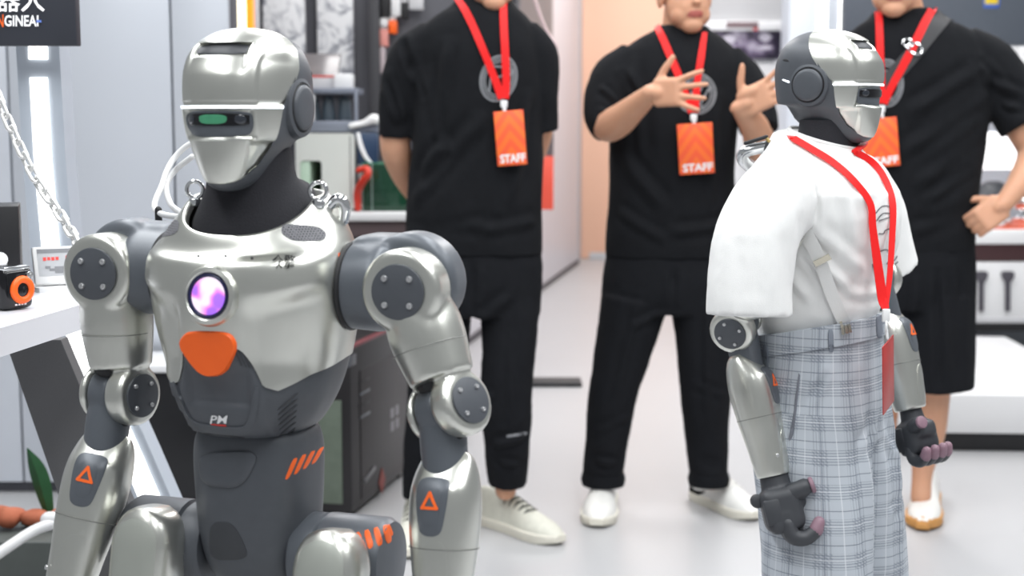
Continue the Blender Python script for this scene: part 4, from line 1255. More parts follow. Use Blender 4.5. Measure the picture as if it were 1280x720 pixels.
# ------------------------------------------------------------------ man with hands behind his back
YA = 4.25
PA = on_floor(585, 676)
tee = [secs([(318, 509, 679, .122, YA), (290, 508, 679, .128, YA), (240, 510, 678, .130, YA), (180, 514, 677, .130, YA), (120, 517, 678, .132, YA), (70, 520, 676, .128, YA), (42, 524, 672, .112, YA), (22, 540, 660, .095, YA), (8, 562, 645, .078, YA), (-2, 572, 638, .070, YA)]),
       limb([(545, 48, YA, 27), (513, 78, YA, 30), (500, 120, YA, 26), (497, 170, YA + .02, 24)], 24, 6, False), limb([(650, 44, YA, 27), (672, 72, YA, 27), (677, 115, YA, 22), (679, 163, YA + .02, 20)], 24, 6, False)]
skin = [limb([(606, 300, YA, 44), (606, 160, YA, 50), (606, 50, YA, 40), (606, 15, YA, 27), (610, -20, YA - .01, 25)]),
        limb([(540, 55, YA, 18), (505, 90, YA, 20), (497, 150, YA + .02, 20), (496, 192, YA + .04, 19), (520, 240, YA + .15, 15), (560, 268, YA + .19, 12)]), limb([(655, 55, YA, 18), (672, 90, YA, 18), (676, 150, YA + .06, 17), (664, 195, YA + .12, 16), (630, 245, YA + .18, 13), (590, 268, YA + .2, 12)]),
        limb([(640, 320, YA, 26), (636, 450, YA - .03, 22), (634, 560, YA - .02, 15), (632, 612, YA, 14)]), limb([(555, 320, YA, 26), (548, 450, YA + .02, 22), (532, 560, YA + .05, 15), (528, 625, YA + .05, 14)])]
for wx, sx in ((565, 1), (588, -1)):
    skin += hand(at(wx, 268, YA + .195), (sx * .9, .1, -.3), (0, 1, 0), (0, 0, 1), curl=(35, 40, 30), size=.92)
MA, bodyA = person((PA.x, YA, 0), 'man in black tee and black trousers standing with hands behind his back', skin, at(612, -34, YA - .02), math.radians(14))
FA = local_folds([((520, 60, YA - .1), (545, 190, YA - .14), .016, .008), ((560, 50, YA - .12), (540, 170, YA - .13), .014, .006), ((555, 180, YA - .12), (515, 225, YA - .1), .016, .010), ((600, 150, YA - .13), (520, 250, YA - .08), .018, .008), ((665, 120, YA - .1), (640, 250, YA - .12), .016, .007),
                  ((515, 290, YA - .06), (610, 280, YA - .13), .014, .005), ((600, 290, YA - .13), (675, 275, YA - .08), .014, .005), ((500, 40, YA - .05), (525, 120, YA - .09), .01, -.008), ((480, 110, YA - .04), (500, 165, YA - .06), .01, .006), ((488, 90, YA - .05), (510, 165, YA - .05), .009, .006)], MA.location)
teeA = put_mesh('black_t_shirt', tee, M_TEE, MA, .006, 5, lambda co, no: 1.7 * .003 * wav(co, 4, 21, (1, 1, .5)) + .0015 * wav(co, 11, 22, (1, 1, .6)) + 1.5 * folds(co, FA))
mk('collar_rib', neck_band(MA, at(606, 8, YA), .082, .074, .45), M_TEE, teeA)
pant = [secs([(308, 514, 676, .112, YA), (330, 512, 678, .118, YA), (360, 511, 678, .120, YA), (392, 512, 676, .112, YA)]),
        limb([(638, 372, YA - .01, 38), (636, 430, YA - .03, 35), (633, 490, YA - .04, 33), (634, 545, YA - .03, 30), (634, 585, YA - .01, 27), (634, 604, YA, 25)], 24, 6, False), limb([(552, 372, YA, 40), (548, 440, YA + .01, 37), (543, 500, YA + .02, 34), (534, 570, YA + .04, 30), (529, 622, YA + .05, 27)], 24, 6, False)]
FB = local_folds([((600, 400, YA - .1), (640, 370, YA - .12), .014, .007), ((660, 470, YA - .06), (605, 500, YA - .1), .012, .006), ((605, 560, YA - .1), (662, 545, YA - .09), .012, .009), ((608, 578, YA - .1), (662, 585, YA - .08), .010, .009), ((640, 380, YA - .13), (638, 540, YA - .12), .012, .006), ((560, 380, YA - .11), (545, 560, YA - .08), .012, .006), ((520, 450, YA - .05), (560, 470, YA - .08), .012, .006), ((590, 330, YA - .12), (590, 400, YA - .1), .012, -.008)], MA.location)
pantA = put_mesh('black_trousers', pant, M_PANT, MA, .006, 5, lambda co, no: .003 * wav(co, 4, 31, (1, 1, .5)) + .0018 * wav(co, 10, 32) + folds(co, FB))
bvp = bvh_of(pantA)
rp = cam_ray(Matrix.Translation(-Vector(MA.location)))
mk('leg_print', plate(bvp, rp, [(633, 544), (659, 540), (659, 543), (633, 547)], th=.001, n=16, K=2, it=0), M_GREYINK, pantA)
shoe(MA, on_floor(598, 650), on_floor(700, 682), M_SHOEC, M_SOLEW, 'sneaker', .052, .118, laces=M_LACE, label='chunky cream sneaker')
shoe(MA, on_floor(520, 652), on_floor(515, 700), M_SHOEC, M_SOLEW, 'sneaker', .052, .118, laces=M_LACE, label='chunky cream sneaker')
circle_print(teeA, MA, 623, 98, 23, 29, .12)
badge('orange staff card on the man with hands behind his back', teeA, MA, None, None, (629, 124), [(613, 141), (650, 138), (662, 203), (627, 208)], YA, straps=[([(570, -6), (585, 20), (602, 58), (617, 95), (627, 123)], [8, 9, 9, 9, 10]), ([(628, -6), (629, 30), (631, 70), (632, 105), (630, 123)], [8, 9, 9, 9, 10])])

# ------------------------------------------------------------------ man talking with both hands raised
YB = 4.50
PB = on_floor(835, 652)
tee = [secs([(320, 757, 919, .120, YB), (290, 757, 919, .128, YB), (240, 760, 918, .132, YB), (190, 762, 918, .134, YB), (150, 763, 922, .134, YB), (110, 764, 926, .132, YB), (82, 770, 926, .122, YB), (62, 782, 916, .105, YB), (48, 800, 902, .088, YB), (38, 818, 888, .074, YB), (32, 824, 882, .070, YB)]),
       limb([(795, 78, YB, 28), (767, 104, YB - .02, 30), (757, 142, YB - .07, 27), (764, 160, YB - .11, 25)], 24, 6, False), limb([(905, 78, YB, 26), (930, 104, YB - .02, 28), (945, 140, YB - .07, 25), (949, 163, YB - .10, 24)], 24, 6, False)]
skin = [limb([(840, 300, YB, 44), (842, 160, YB, 50), (850, 80, YB, 38), (852, 48, YB, 27), (855, 15, YB - .01, 25)]),
        limb([(795, 85, YB, 20), (766, 115, YB - .03, 20), (758, 155, YB - .09, 20), (772, 152, YB - .16, 20.5), (795, 133, YB - .25, 16), (814, 116, YB - .33, 11.5)]), limb([(905, 85, YB, 20), (930, 110, YB - .03, 20), (948, 165, YB - .09, 18), (950, 185, YB - .13, 19), (944, 160, YB - .22, 18), (928, 137, YB - .30, 13)]),
        limb([(795, 330, YB, 26), (770, 460, YB - .03, 22), (757, 560, YB - .01, 13), (753, 612, YB + .02, 9)]), limb([(880, 330, YB, 26), (882, 460, YB - .02, 22), (884, 560, YB, 13), (890, 606, YB + .04, 7)])]
skin += hand(at(814, 116, YB - .33), (.80, -.55, .02), (.55, .80, 0), (-.05, -.1, 1), spread=15, size=1.0, curls=[(10, 20, 12), (14, 20, 14), (10, 22, 14), (6, 18, 12)], tdir=(.35, .95, .1))
skin += hand(at(925, 133, YB - .31), (.86, -.26, .44), (-.3, -.95, -.05), (-.45, 0, .88), spread=10, size=1.0, curls=[(4, 12, 10), (8, 14, 10), (16, 16, 10), (24, 18, 10)], tdir=(.25, .95, .15))
MB, bodyB = person((PB.x, YB, 0), 'man in black tee gesturing with both hands raised at chest height', skin, at(857, -4, YB - .03), math.radians(14))
FA = local_folds([((790, 75, YB - .1), (800, 200, YB - .14), .016, .006), ((770, 190, YB - .1), (830, 260, YB - .13), .018, .007), ((900, 120, YB - .12), (890, 260, YB - .13), .016, .006), ((765, 260, YB - .09), (830, 300, YB - .13), .014, .005), ((840, 290, YB - .13), (915, 280, YB - .09), .014, .006), ((752, 110, YB - .1), (775, 130, YB - .13), .009, .006), ((748, 135, YB - .14), (775, 145, YB - .16), .009, .007), ((775, 80, YB - .1), (795, 120, YB - .11), .010, -.008), ((925, 120, YB - .1), (955, 145, YB - .12), .010, .006)], MB.location)
teeB = put_mesh('black_t_shirt', tee, M_TEE, MB, .006, 5, lambda co, no: 1.7 * .003 * wav(co, 4, 41, (1, 1, .5)) + .0015 * wav(co, 11, 42, (1, 1, .6)) + 1.5 * folds(co, FA))
mk('collar_rib', neck_band(MB, at(852, 43, YB), .078, .074, .42), M_TEE, teeB)
pant = [secs([(308, 760, 916, .112, YB), (330, 755, 918, .118, YB), (360, 751, 917, .120, YB), (390, 752, 915, .108, YB)]),
        limb([(793, 376, YB - .01, 43), (781, 430, YB - .02, 37), (767, 490, YB - .03, 31), (759, 545, YB - .02, 28), (754, 588, YB, 26.5), (754, 605, YB, 25)], 24, 6, False), limb([(877, 376, YB - .01, 40), (881, 430, YB - .02, 36), (882, 490, YB - .02, 32), (883, 545, YB, 28), (886, 588, YB, 25), (886, 605, YB, 24)], 24, 6, False)]
FB = local_folds([((735, 575, YB - .08), (778, 582, YB - .08), .010, .009), ((862, 575, YB - .08), (908, 585, YB - .08), .010, .009), ((745, 540, YB - .08), (785, 520, YB - .08), .012, .006), ((800, 370, YB - .12), (765, 520, YB - .12), .013, .006), ((885, 370, YB - .12), (884, 540, YB - .1), .012, .006), ((842, 340, YB - .12), (840, 385, YB - .1), .011, -.008), ((830, 390, YB - .1), (790, 410, YB - .12), .012, .006), ((870, 480, YB - .09), (905, 495, YB - .08), .012, .006)], MB.location)
pantB = put_mesh('black_trousers', pant, M_PANT, MB, .006, 5, lambda co, no: .003 * wav(co, 4, 51, (1, 1, .5)) + .0018 * wav(co, 10, 52) + folds(co, FB))
for (x, y, r) in ((754, 598, 27), (886, 598, 25.5)):
    c = at(x, y, YB) - Vector(MB.location)
    mk('ankle_cuff', loft([ring(V3(c) + V3((0, 0, z)), (1, 0, 0), (0, 1, 0), pxr(r, YB) * k, pxr(r, YB) * k, 32) for z, k in ((-.020, .9), (-.020, 1.0), (0, 1.06), (.018, 1.0), (.018, .9))]), M_PANT, pantB)
shoe(MB, on_floor(757, 622), on_floor(746, 661), M_SHOEW, M_SOLEW, 'sneaker', .056, .126, laces=M_SHOEW, label='white leather sneaker')
shoe(MB, on_floor(868, 622), on_floor(944, 652), M_SHOEW, M_SOLEW, 'sneaker', .050, .126, swoosh=-1, laces=M_SHOEW, label='white leather sneaker with black curved mark')
circle_print(teeB, MB, 870, 117, 25, 26)
badge('orange staff card on the man gesturing with both hands', teeB, MB, None, None, (866, 141), [(845, 156), (889, 153), (894, 215), (851, 219)], YB, straps=[([(821, 32), (834, 62), (848, 95), (858, 122), (865, 140)], [8, 9, 9, 9, 10]), ([(880, 42), (876, 72), (871, 105), (868, 140)], [6, 8, 8, 10])])

# ------------------------------------------------------------------ man with hand on hip, in shorts
YC = 4.42
PC = on_floor(1130, 655)
tee = [secs([(314, 1056, 1218, .120, YC), (280, 1055, 1220, .130, YC), (230, 1053, 1224, .138, YC), (170, 1050, 1231, .140, YC), (120, 1047, 1238, .138, YC), (80, 1048, 1238, .128, YC), (52, 1056, 1226, .112, YC), (34, 1070, 1206, .096, YC), (22, 1086, 1180, .080, YC), (12, 1094, 1168, .072, YC)]),
       limb([(1200, 60, YC, 30), (1236, 84, YC, 35), (1262, 122, YC - .02, 33), (1280, 158, YC - .04, 30)], 24, 6, False), limb([(1080, 60, YC, 28), (1056, 84, YC, 30), (1046, 125, YC, 27), (1044, 165, YC, 25)], 24, 6, False)]
skin = [limb([(1140, 300, YC, 44), (1140, 160, YC, 52), (1132, 60, YC, 40), (1128, 25, YC, 29), (1122, -5, YC - .02, 27)]),
        limb([(1205, 70, YC, 20), (1240, 95, YC, 22), (1275, 155, YC - .03, 21), (1292, 190, YC - .05, 20), (1275, 228, YC - .10, 16), (1254, 256, YC - .13, 11.5)]), limb([(1085, 70, YC, 20), (1052, 95, YC, 20), (1045, 165, YC, 19), (1046, 220, YC - .02, 16), (1050, 285, YC - .06, 11)]),
        limb([(1170, 330, YC, 30), (1168, 450, YC - .02, 27), (1164, 490, YC - .01, 24), (1160, 540, YC + .02, 22), (1153, 590, YC + .02, 13.5), (1151, 622, YC, 13)]), limb([(1105, 330, YC, 30), (1103, 450, YC, 26), (1100, 540, YC + .06, 20), (1098, 610, YC + .06, 13)])]
skin += hand(at(1256, 253, YC - .125), (-.72, -.05, -.55), (.15, 1, -.2), (-.5, -.2, .85), spread=4, size=1.02, curl=(45, 55, 35), tdir=(.6, .7, .3))
skin += hand(at(1050, 287, YC - .065), (.05, -.1, -1), (1, 0, 0), (0, -1, 0), curl=(18, 22, 15))
MC, bodyC = person((PC.x, YC, 0), 'man in black tee and shorts with one hand on hip and crossbody strap', skin, at(1118, -26, YC - .04), math.radians(-14), hk=1.03)
FA = local_folds([((1215, 90, YC - .1), (1140, 140, YC - .14), .018, .008), ((1228, 120, YC - .08), (1130, 190, YC - .14), .018, .008), ((1228, 160, YC - .06), (1150, 230, YC - .14), .018, .007), ((1220, 260, YC - .06), (1140, 290, YC - .13), .016, .006), ((1230, 75, YC - .1), (1255, 110, YC - .1), .010, -.008), ((1235, 100, YC - .1), (1280, 120, YC - .08), .012, .007), ((1250, 130, YC - .1), (1295, 140, YC - .08), .010, .006), ((1215, 210, YC - .08), (1160, 250, YC - .14), .014, .006)], MC.location)
teeC = put_mesh('black_t_shirt', tee, M_TEE, MC, .006, 5, lambda co, no: 1.7 * .003 * wav(co, 4, 61, (1, 1, .5)) + .0015 * wav(co, 11, 62, (1, 1, .6)) + 1.5 * folds(co, FA))
mk('collar_rib', neck_band(MC, at(1129, 24, YC), .088, .076, .42), M_TEE, teeC)
sh = [secs([(304, 1060, 1217, .115, YC), (330, 1058, 1219, .122, YC), (360, 1056, 1219, .124, YC), (385, 1058, 1219, .116, YC)]),
      limb([(1168, 370, YC, 50), (1166, 420, YC - .01, 51), (1165, 484, YC - .01, 52)], 28, 6, False), limb([(1103, 370, YC, 44), (1101, 420, YC, 45), (1100, 482, YC + .02, 45)], 28, 6, False)]
FB = local_folds([((1190, 330, YC - .1), (1192, 480, YC - .1), .013, .012), ((1172, 340, YC - .12), (1174, 480, YC - .13), .012, -.010), ((1145, 350, YC - .12), (1135, 480, YC - .12), .012, .006), ((1210, 340, YC - .05), (1208, 470, YC - .05), .010, -.007)], MC.location)
shC = put_mesh('black_shorts', sh, M_PANT, MC, .006, 5, lambda co, no: .0025 * wav(co, 4, 71, (1, 1, .4)) + folds(co, FB))
shoe(MC, on_floor(1160, 620), on_floor(1153, 664), M_SHOEW, M_GUM, 'sneaker', .054, .112, toecap=M_GUM, label='white sneaker with gum toe')
shoe(MC, on_floor(1098, 612), on_floor(1092, 652), M_SHOEW, M_GUM, 'sneaker', .054, .112, toecap=M_GUM, label='white sneaker with gum toe')
circle_print(teeC, MC, 1108, 104, 21, 30)
badge('orange staff card on the man in shorts beside the dressed robot', teeC, MC, None, None, (1101, 130), [(1078, 150), (1123, 145), (1123, 208), (1078, 211)], YC, straps=[([(1099, 16), (1100, 50), (1101, 90), (1102, 129)], [8, 9, 9, 10]), ([(1172, -2), (1155, 30), (1136, 68), (1116, 105), (1104, 129)], [9, 10, 10, 9, 10])])
# crossbody strap
bv = bvh_of(teeC); rayC = cam_ray(Matrix.Translation(-Vector(MC.location)))
cb = empty('crossbody_strap', MC.location); tag(cb, 'dark crossbody bag strap with steel buckle over the tee of the man in shorts', 'strap')
M_WEB = mat('black_webbing', (.028, .028, .031), .6, noise=.15, scale=300)
mk('webbing', ribbon(bv, rayC, [(1190, 8), (1165, 38), (1142, 66), (1110, 102), (1078, 138), (1060, 165)], 20, .003, .0015, 8, 6), M_WEB, cb)
b1, n1 = cast(bv, rayC, (1143, 62)); b1 = V3(b1) + V3(n1) * .008
mk('buckle', torus(b1, n1, .022, .0042, 28, 8, sy=.72, up=(.5, 0, 1)), M_CHROME, cb)
b2, n2 = cast(bv, rayC, (1134, 55)); b2 = V3(b2) + V3(n2) * .007
mk('buckle', torus(b2, n2, .015, .0035, 24, 8, sy=.8, up=(.5, 0, 1)), M_CHROME, cb)
# ================================================================== left display
M_FRAME = mat('pale_blue_grey_frame', (.50, .55, .62), .4, .2, .03, 20)
M_TABLE = mat('white_lacquer', (.70, .70, .74), .25, 0, .02, 10)
M_MESHG = mat('grey_perforated_panel', (.11, .11, .115), .6, .1, .15, 400)
def sweep_rect(path, wid, dep):
    """upright band following a polyline of world points in a plane Y = const"""
    P = [V3(p) for p in path]; out = []
    for i, p in enumerate(P):
        t = unit(P[min(i + 1, len(P) - 1)] - P[max(i - 1, 0)]); n = np.array([t[2], 0, -t[0]]); n = unit(n)
        f = np.array([0, 1.0, 0])
        out.append([tuple(p - n * wid / 2), tuple(p + n * wid / 2), tuple(p + n * wid / 2 + f * dep), tuple(p - n * wid / 2 + f * dep)])
    return loft(out)
YF = 2.86
LF = empty('led_frame', on_floor(215, 800) * 0 + Vector((at(250, 780, YF).x, YF, 0))); tag(LF, 'pale grey bent frame with glowing white light strip beside the metal wall', 'light frame')
o_ = Vector(LF.location)
lp = lambda pts, Y: [V3(at(x, y, Y) - o_) for x, y in pts]
zfoot = at(262, 790, YF)
path = [(42, -120), (47, 60), (55, 200), (66, 330), (84, 395), (118, 470), (165, 575), (215, 690), (255, 780), (330, 945)]
mk('frame_post', sweep_rect(lp(path, YF), .085, .07), M_FRAME, LF, angle=30)
mk('light_strip', sweep_rect(lp([(41.5, -120), (46.5, 40), (47, 74)], YF - .006), .036, .01), M_LED, LF, angle=30)
mk('light_strip', sweep_rect(lp([(47.5, 97), (53, 200), (64, 325), (80, 392)], YF - .006), .033, .01), M_LED, LF, angle=30)
mk('light_strip', sweep_rect(lp([(93, 412), (118, 468), (165, 573), (196, 645), (250, 768)], YF - .006), .040, .01), M_LED, LF, angle=30)

ZT = .95
def ont(x, y): return on_floor(x, y, ZT)
e0 = ont(-60, 428); e1 = ont(107, 379); dd = (e1 - e0).normalized(); e2 = e1 + dd * .16
TB = empty('display_table', (-1.15, 2.3, 0)); tag(TB, 'white lacquered display table with slanted dark grey side support', 'table')
to = Vector(TB.location)
mk('table_top', prism([(p[0] - to.x, p[1] - to.y) for p in (e0, e2, (-1.75, e2.y + .10), (-1.75, e0.y))], ZT - .042, ZT), M_TABLE, TB, smooth=False)
pa = [at(*p, 2.60) for p in ((6, 425), (76, 425), (200, 725), (110, 725))]
k_ = []
q0, q1, q2, q3 = pa
s_ = (q3 - q0) * (q0.z / (q0.z - q3.z)); f0 = q0 + s_
s_ = (q2 - q1) * (q1.z / (q1.z - q2.z)); f1 = q1 + s_
poly = [(q0.x, q0.z), (q1.x, q1.z), (f1.x, 0.0), (f0.x, 0.0)]
mk('side_support', ([(x - to.x, y - to.y, z) for y in (2.60, 2.64) for x, z in poly], [(3, 2, 1, 0), (4, 5, 6, 7), (0, 1, 5, 4), (1, 2, 6, 5), (2, 3, 7, 6), (3, 0, 4, 7)]), M_MESHG, TB, smooth=False)
mk('rear_leg', rbox((-1.62 - to.x, 2.5 - to.y, .455), (.06, .06, .908), .005), M_TABLE, TB)

# hanging sign board with lettering
M_SIGN = mat('charcoal_sign', (.028, .031, .042), .5, noise=.1, scale=12)
YS = 2.78
sg = thing('sign_board', pbox(-185, -75, 99, 57, YS, .03, .002), M_SIGN, 'dark sign board with white brand lettering above the led frame', 'sign')
so = Vector(sg.location)
def flat_text(body, x0, x1, y0, y1, Y, m, parent, name='lettering', bold=0.0, shear=0.0):
    A, F = text_fit(body, x0, x1, -y1, -y0, bold, shear)
    mk(name, ([tuple(at(p[0], -p[1], Y) - Vector(parent.location)) for p in A], F), m, parent, smooth=False)
M_SIGNW = mat('lit_white_letters', (.9, .9, .92), .5, emit=(1, 1, 1), estr=.35)
flat_text('众擎机器人', -98, 56, -16, 15, YS - .003, M_SIGNW, sg, bold=.012)
flat_text('E', -12, -4.5, 19, 33, YS - .003, M_SIGNW, sg, bold=.02)
flat_text('N', -3.5, 4.5, 18, 34, YS - .003, M_ORMARK, sg, bold=.02)
flat_text('GINEAI', 5.5, 48, 19, 33, YS - .003, M_SIGNW, sg, bold=.02)
mk('dash_mark', xf(pbox(50, 25, 56, 28, YS - .004, .002, 0), Matrix.Translation(-so)), mat('blue_dash', (.15, .25, .7), .5, noise=.05), sg)

# things on the table
b0 = ont(-14, 392); 
bx = empty('product_box', (at(-30, 380, 2.47).x, 2.47, ZT), math.radians(17)); tag(bx, 'black product box with a white capsule printed on its front', 'box')
wbx = .155; hb = at(0, 259, 2.40).z - ZT
mk('carton', rbox((0, 0, hb / 2), (wbx, .12, hb), .002), mat('black_carton', (.012, .012, .014), .45, noise=.2, scale=20), bx)
mk('printed_capsule', xf(tube([(-.05, -.0605, .42 * hb), (.045, -.0605, .42 * hb)], [.013, .013], 16, 3, flat=.12, up=(0, 1, 0)), Matrix.Identity(4)), M_WHITEPR, bx)
mk('printed_beam', geo(*[rbox((-.04 + i * .012, -.0605, .55 * hb + .008 * (i % 3)), (.0025, .001, .30 * hb), 0) for i in range(8)]), mat('grey_beam_print', (.16, .16, .18), .6, noise=.2), bx)
pc_ = ont(12, 386)
ac = empty('action_camera', pc_, math.radians(58)); tag(ac, 'small black action camera with an orange lens ring on the white table', 'camera')
mk('camera_body', rbox((0, .0, .034), (.058, .052, .066), .010, None, 3), M_BLACK, ac)
mk('top_plate', rbox((0, 0, .0665), (.050, .046, .006), .003), M_CHROME, ac)
mk('lens_ring', torus((.004, -.027, .032), (0, -1, 0), .0165, .0062, 32, 10), M_ORANGE, ac)
mk('lens', lathe([(.0125, 0), (.012, .003), (.006, .005), (.0005, .0055)], (.004, -.0255, .032), (0, -1, 0), 24), M_BLACK, ac)
mk('shutter_button', cylb((.020, -.0255, .054), (0, -1, 0), .0065, .003, .001, 16), M_CHROME, ac)
for k in range(4): mk('side_print', rbox((-.0292, -.006 + .001 * (k % 2), .018 + k * .0085), (.001, .014 - .003 * (k % 3), .005), .0004), M_ORANGE, ac)
for k in range(4): mk('fine_print', rbox((-.008 + k * .006, -.0262, .009), (.004, .0008, .0028), .0002), M_WHITEPR, ac)
pt_ = ont(74, 362)
tg = empty('price_tag', pt_, math.radians(27)); tg.scale = (1.15, 1.15, 1.15); tag(tg, 'white electronic price tag on a tilted stand at the table end', 'price tag')
Rt = Matrix.Rotation(math.radians(-24), 3, 'X')
mk('stand_base', prism([(-.038, .036), (.040, .036), (.040, -.006), (.026, -.034), (-.034, -.030), (-.042, .0)], 0, .007), M_WPLAS, tg)
mk('stand_back', rbox((0, .018, .030), (.05, .004, .06), .001, Matrix.Rotation(math.radians(-40), 3, 'X')), M_WPLAS, tg)
tb_ = mk('tag_body', rbox(Rt @ Vector((0, 0, .036)) + Vector((0, -.010, .004)), (.074, .010, .062), .004, Rt), M_WPLAS, tg)
def tagpt(x, z, d=.0056): return Rt @ Vector((x, -d, .036 + z)) + Vector((0, -.010, .004))
def tagrect(x0, x1, z0, z1, d): return ([tuple(tagpt(x, z, d)) for x, z in ((x0, z0), (x1, z0), (x1, z1), (x0, z1))], [(0, 1, 2, 3)])
mk('tag_screen', tagrect(-.030, .030, -.018, .026, .0054), mat('grey_paper_screen', (.42, .43, .45), .5, noise=.08, scale=100), tb_, smooth=False)
mk('screen_band', tagrect(-.030, .030, .019, .026, .0057), M_GREYINK, tb_, smooth=False)
for k in range(4): mk('red_print', tagrect(-.022 + k * .0062, -.0172 + k * .0062, .0068 + .0006 * (k % 2), .0125, .0058), M_REDPR, tb_, smooth=False)
mk('red_square', tagrect(.012, .020, .006, .014, .0058), M_REDPR, tb_, smooth=False)
mk('product_sketch', geo(tagrect(-.020, -.012, -.006, -.002, .0058), tagrect(-.014, -.006, -.010, -.006, .0058), tagrect(-.006, .008, -.014, -.003, .0058)), M_GREYINK, tb_, smooth=False)

# chain hanging down to the robot's shoulder
CH = empty('steel_chain', at(40, 220, 2.15)); tag(CH, 'white steel chain slung down to the robot shoulder in front of the light strip', 'chain')
cp = crom([V3(at(*p)) for p in ((-40, 30, 2.30), (0, 128, 2.22), (40, 215, 2.16), (75, 268, 2.10), (108, 322, 1.99))], 40)
cl_ = np.concatenate([[0], np.cumsum(np.linalg.norm(np.diff(cp, axis=0), axis=1))])
LINK = .0255; k = 0; s0 = 0.0
M_CHAIN = mat('white_zinc', (.74, .74, .73), .35, .5, .05)
link_me = to_mesh('chain_link', (lambda: (lambda path: tube(path + path[:1], [.0028] * (len(path) + 1), 8, 1, False))([(0.0065 * math.cos(a), 0, (.0105 if math.sin(a) > 0 else -.0105) * 1.0 + .0065 * math.sin(a)) for a in np.linspace(0, 2 * PI, 25)[:-1]]))())
link_me.materials.append(M_CHAIN)
while s0 < cl_[-1]:
    p = np.array([np.interp(s0, cl_, cp[:, i]) for i in range(3)]); p2 = np.array([np.interp(s0 + .01, cl_, cp[:, i]) for i in range(3)])
    if np.linalg.norm(p2 - p) < 1e-6: break
    d = unit(p2 - p); x, y, _ = frame(d)
    if k % 2: x, y = y, -x
    o = bpy.data.objects.new('chain_link', link_me); COL.objects.link(o); o.parent = CH
    Mx = Matrix((tuple(x), tuple(y), tuple(d))).transposed().to_4x4(); Mx.translation = Vector(p) - Vector(CH.location)
    o.matrix_local = Mx
    s0 += LINK; k += 1

# white cable behind the robot
cb1 = [V3(M1 @ Vector((-.085, .082, 1.12))), *[V3(at(*p)) for p in ((198, 266, 1.97), (203, 230, 2.02), (216, 200, 2.06), (238, 180, 2.06), (262, 178, 2.04))]]
cb2 = [V3(at(*p)) for p in ((240, 196, 2.05), (220, 212, 2.07), (208, 232, 2.06), (214, 256, 2.04), (230, 268, 2.02))]
wc = empty('white_cable', cb1[0]); tag(wc, 'looped white cable rising behind the right shoulder of the bare robot', 'cable')
co_ = V3(wc.location)
mk('cable', tube([p - co_ for p in cb1], [.0042] * 6, 10, 8), M_WPLAS, wc); mk('cable', tube([p - co_ for p in cb2], [.0042] * 5, 10, 8), M_WPLAS, wc)
mk('plug', tube([cb1[1] - co_ + V3((0, 0, -.012)), cb1[1] - co_ + V3((0, 0, .004))], [.005, .005], 10, 2), M_BLACKM, wc)

# planted tray on the floor
M_LEAF = mat('dark_green_leaf', (.012, .075, .022), .5, 0, .35, 30)
M_LEAFP = mat('pale_green_leaf', (.30, .40, .30), .55, 0, .2, 30)
M_STONE = mat('terracotta_stone', (.42, .12, .06), .75, 0, .35, 25, .4, 60)
M_TRAY = mat('grey_tray', (.085, .095, .09), .5, 0, .2, 20)
tx0, tx1 = X(-120, 3.3), X(330, 3.3)
tray = thing('planter_tray', geo(rbox(((tx0 + tx1) / 2, 3.29, .15), (tx1 - tx0, .24, .30), .006), rbox(((tx0 + tx1) / 2, 3.165, .15), (tx1 - tx0 + .02, .02, .31), .004)), M_TRAY, 'low grey planter tray on the floor behind the bare robot', 'planter')
rs = random.Random(5)
stone_words = []
def stone(x, y, Y, r, label):
    p = at(x, y, Y)
    me = to_mesh('stone', ellipsoid((0, 0, 0), (r, r * .8, r * .62), None, 14, 9))
    displace(me, lambda co, no: r * .16 * wav(co, 18, int(x) + 3))
    z = -min(v.co.z for v in me.vertices)
    o = mk('stone', me, M_STONE, None, loc=(p.x, Y, .303 + z)); tag(o, label, 'stone', 'terracotta stones in the planter tray')
for (x, r, lab) in ((12, .040, 'terracotta stone at the left picture edge, largest of the left ones'), (46, .036, 'terracotta stone in the planter, middle one of the left three'), (78, .033, 'terracotta stone in the planter hard against the robot forearm')):
    stone(x, 700, 3.28, r, lab)
stone(268, 706, 3.3, .045, 'terracotta stone between the robot hips, nearer its right thigh')
stone(306, 712, 3.26, .036, 'terracotta stone between the robot hips, nearer its left thigh')
def leaf(path, w):
    """long curved leaf with a folded midrib"""
    P = crom([V3(p) for p in path], 6); n = len(P); rings = []
    for i, p in enumerate(P):
        t = unit(np.gradient(P, axis=0)[i]); s = unit(np.cross(t, V3((0, 1, .2)))); u = np.cross(s, t)
        k = math.sin(PI * (.06 + .92 * i / (n - 1))) * w
        rings.append([tuple(p - s * k + u * k * .25), tuple(p - s * k * .5), tuple(p - u * k * .22), tuple(p + s * k * .5), tuple(p + s * k + u * k * .25), tuple(p + u * .0015)])
    return loft(rings)
def plant(name, base, tips, w, m, label):
    r = empty(name, base); tag(r, label, 'plant')
    b = V3(base)
    for tp_ in tips:
        t = V3(tp_) - b
        mk('leaf', leaf([(0, 0, 0), t * .5 + V3((0, 0, .12 * np.linalg.norm(t))), t], w), m, r)
    mk('stem', tube([(0, 0, -.0), (0, 0, .03)], [.006, .005], 8, 2), m, r)
plant('leafy_plant', (at(66, 690, 3.3).x, 3.3, .30), [at(*p, 3.3) for p in ((34, 560), (44, 660), (30, 670), (60, 640), (74, 650), (46, 640), (80, 668), (26, 655))], .022, M_LEAF, 'dark green leafy plant rising behind the right forearm of the bare robot')
plant('succulent_plant', (at(158, 716, 3.24).x, 3.24, .30), [at(*p, 3.2) for p in ((147, 676), (156, 684), (166, 690), (172, 676), (162, 670), (150, 696))], .013, M_LEAFP, 'pale green succulent beside the right thigh of the bare robot')
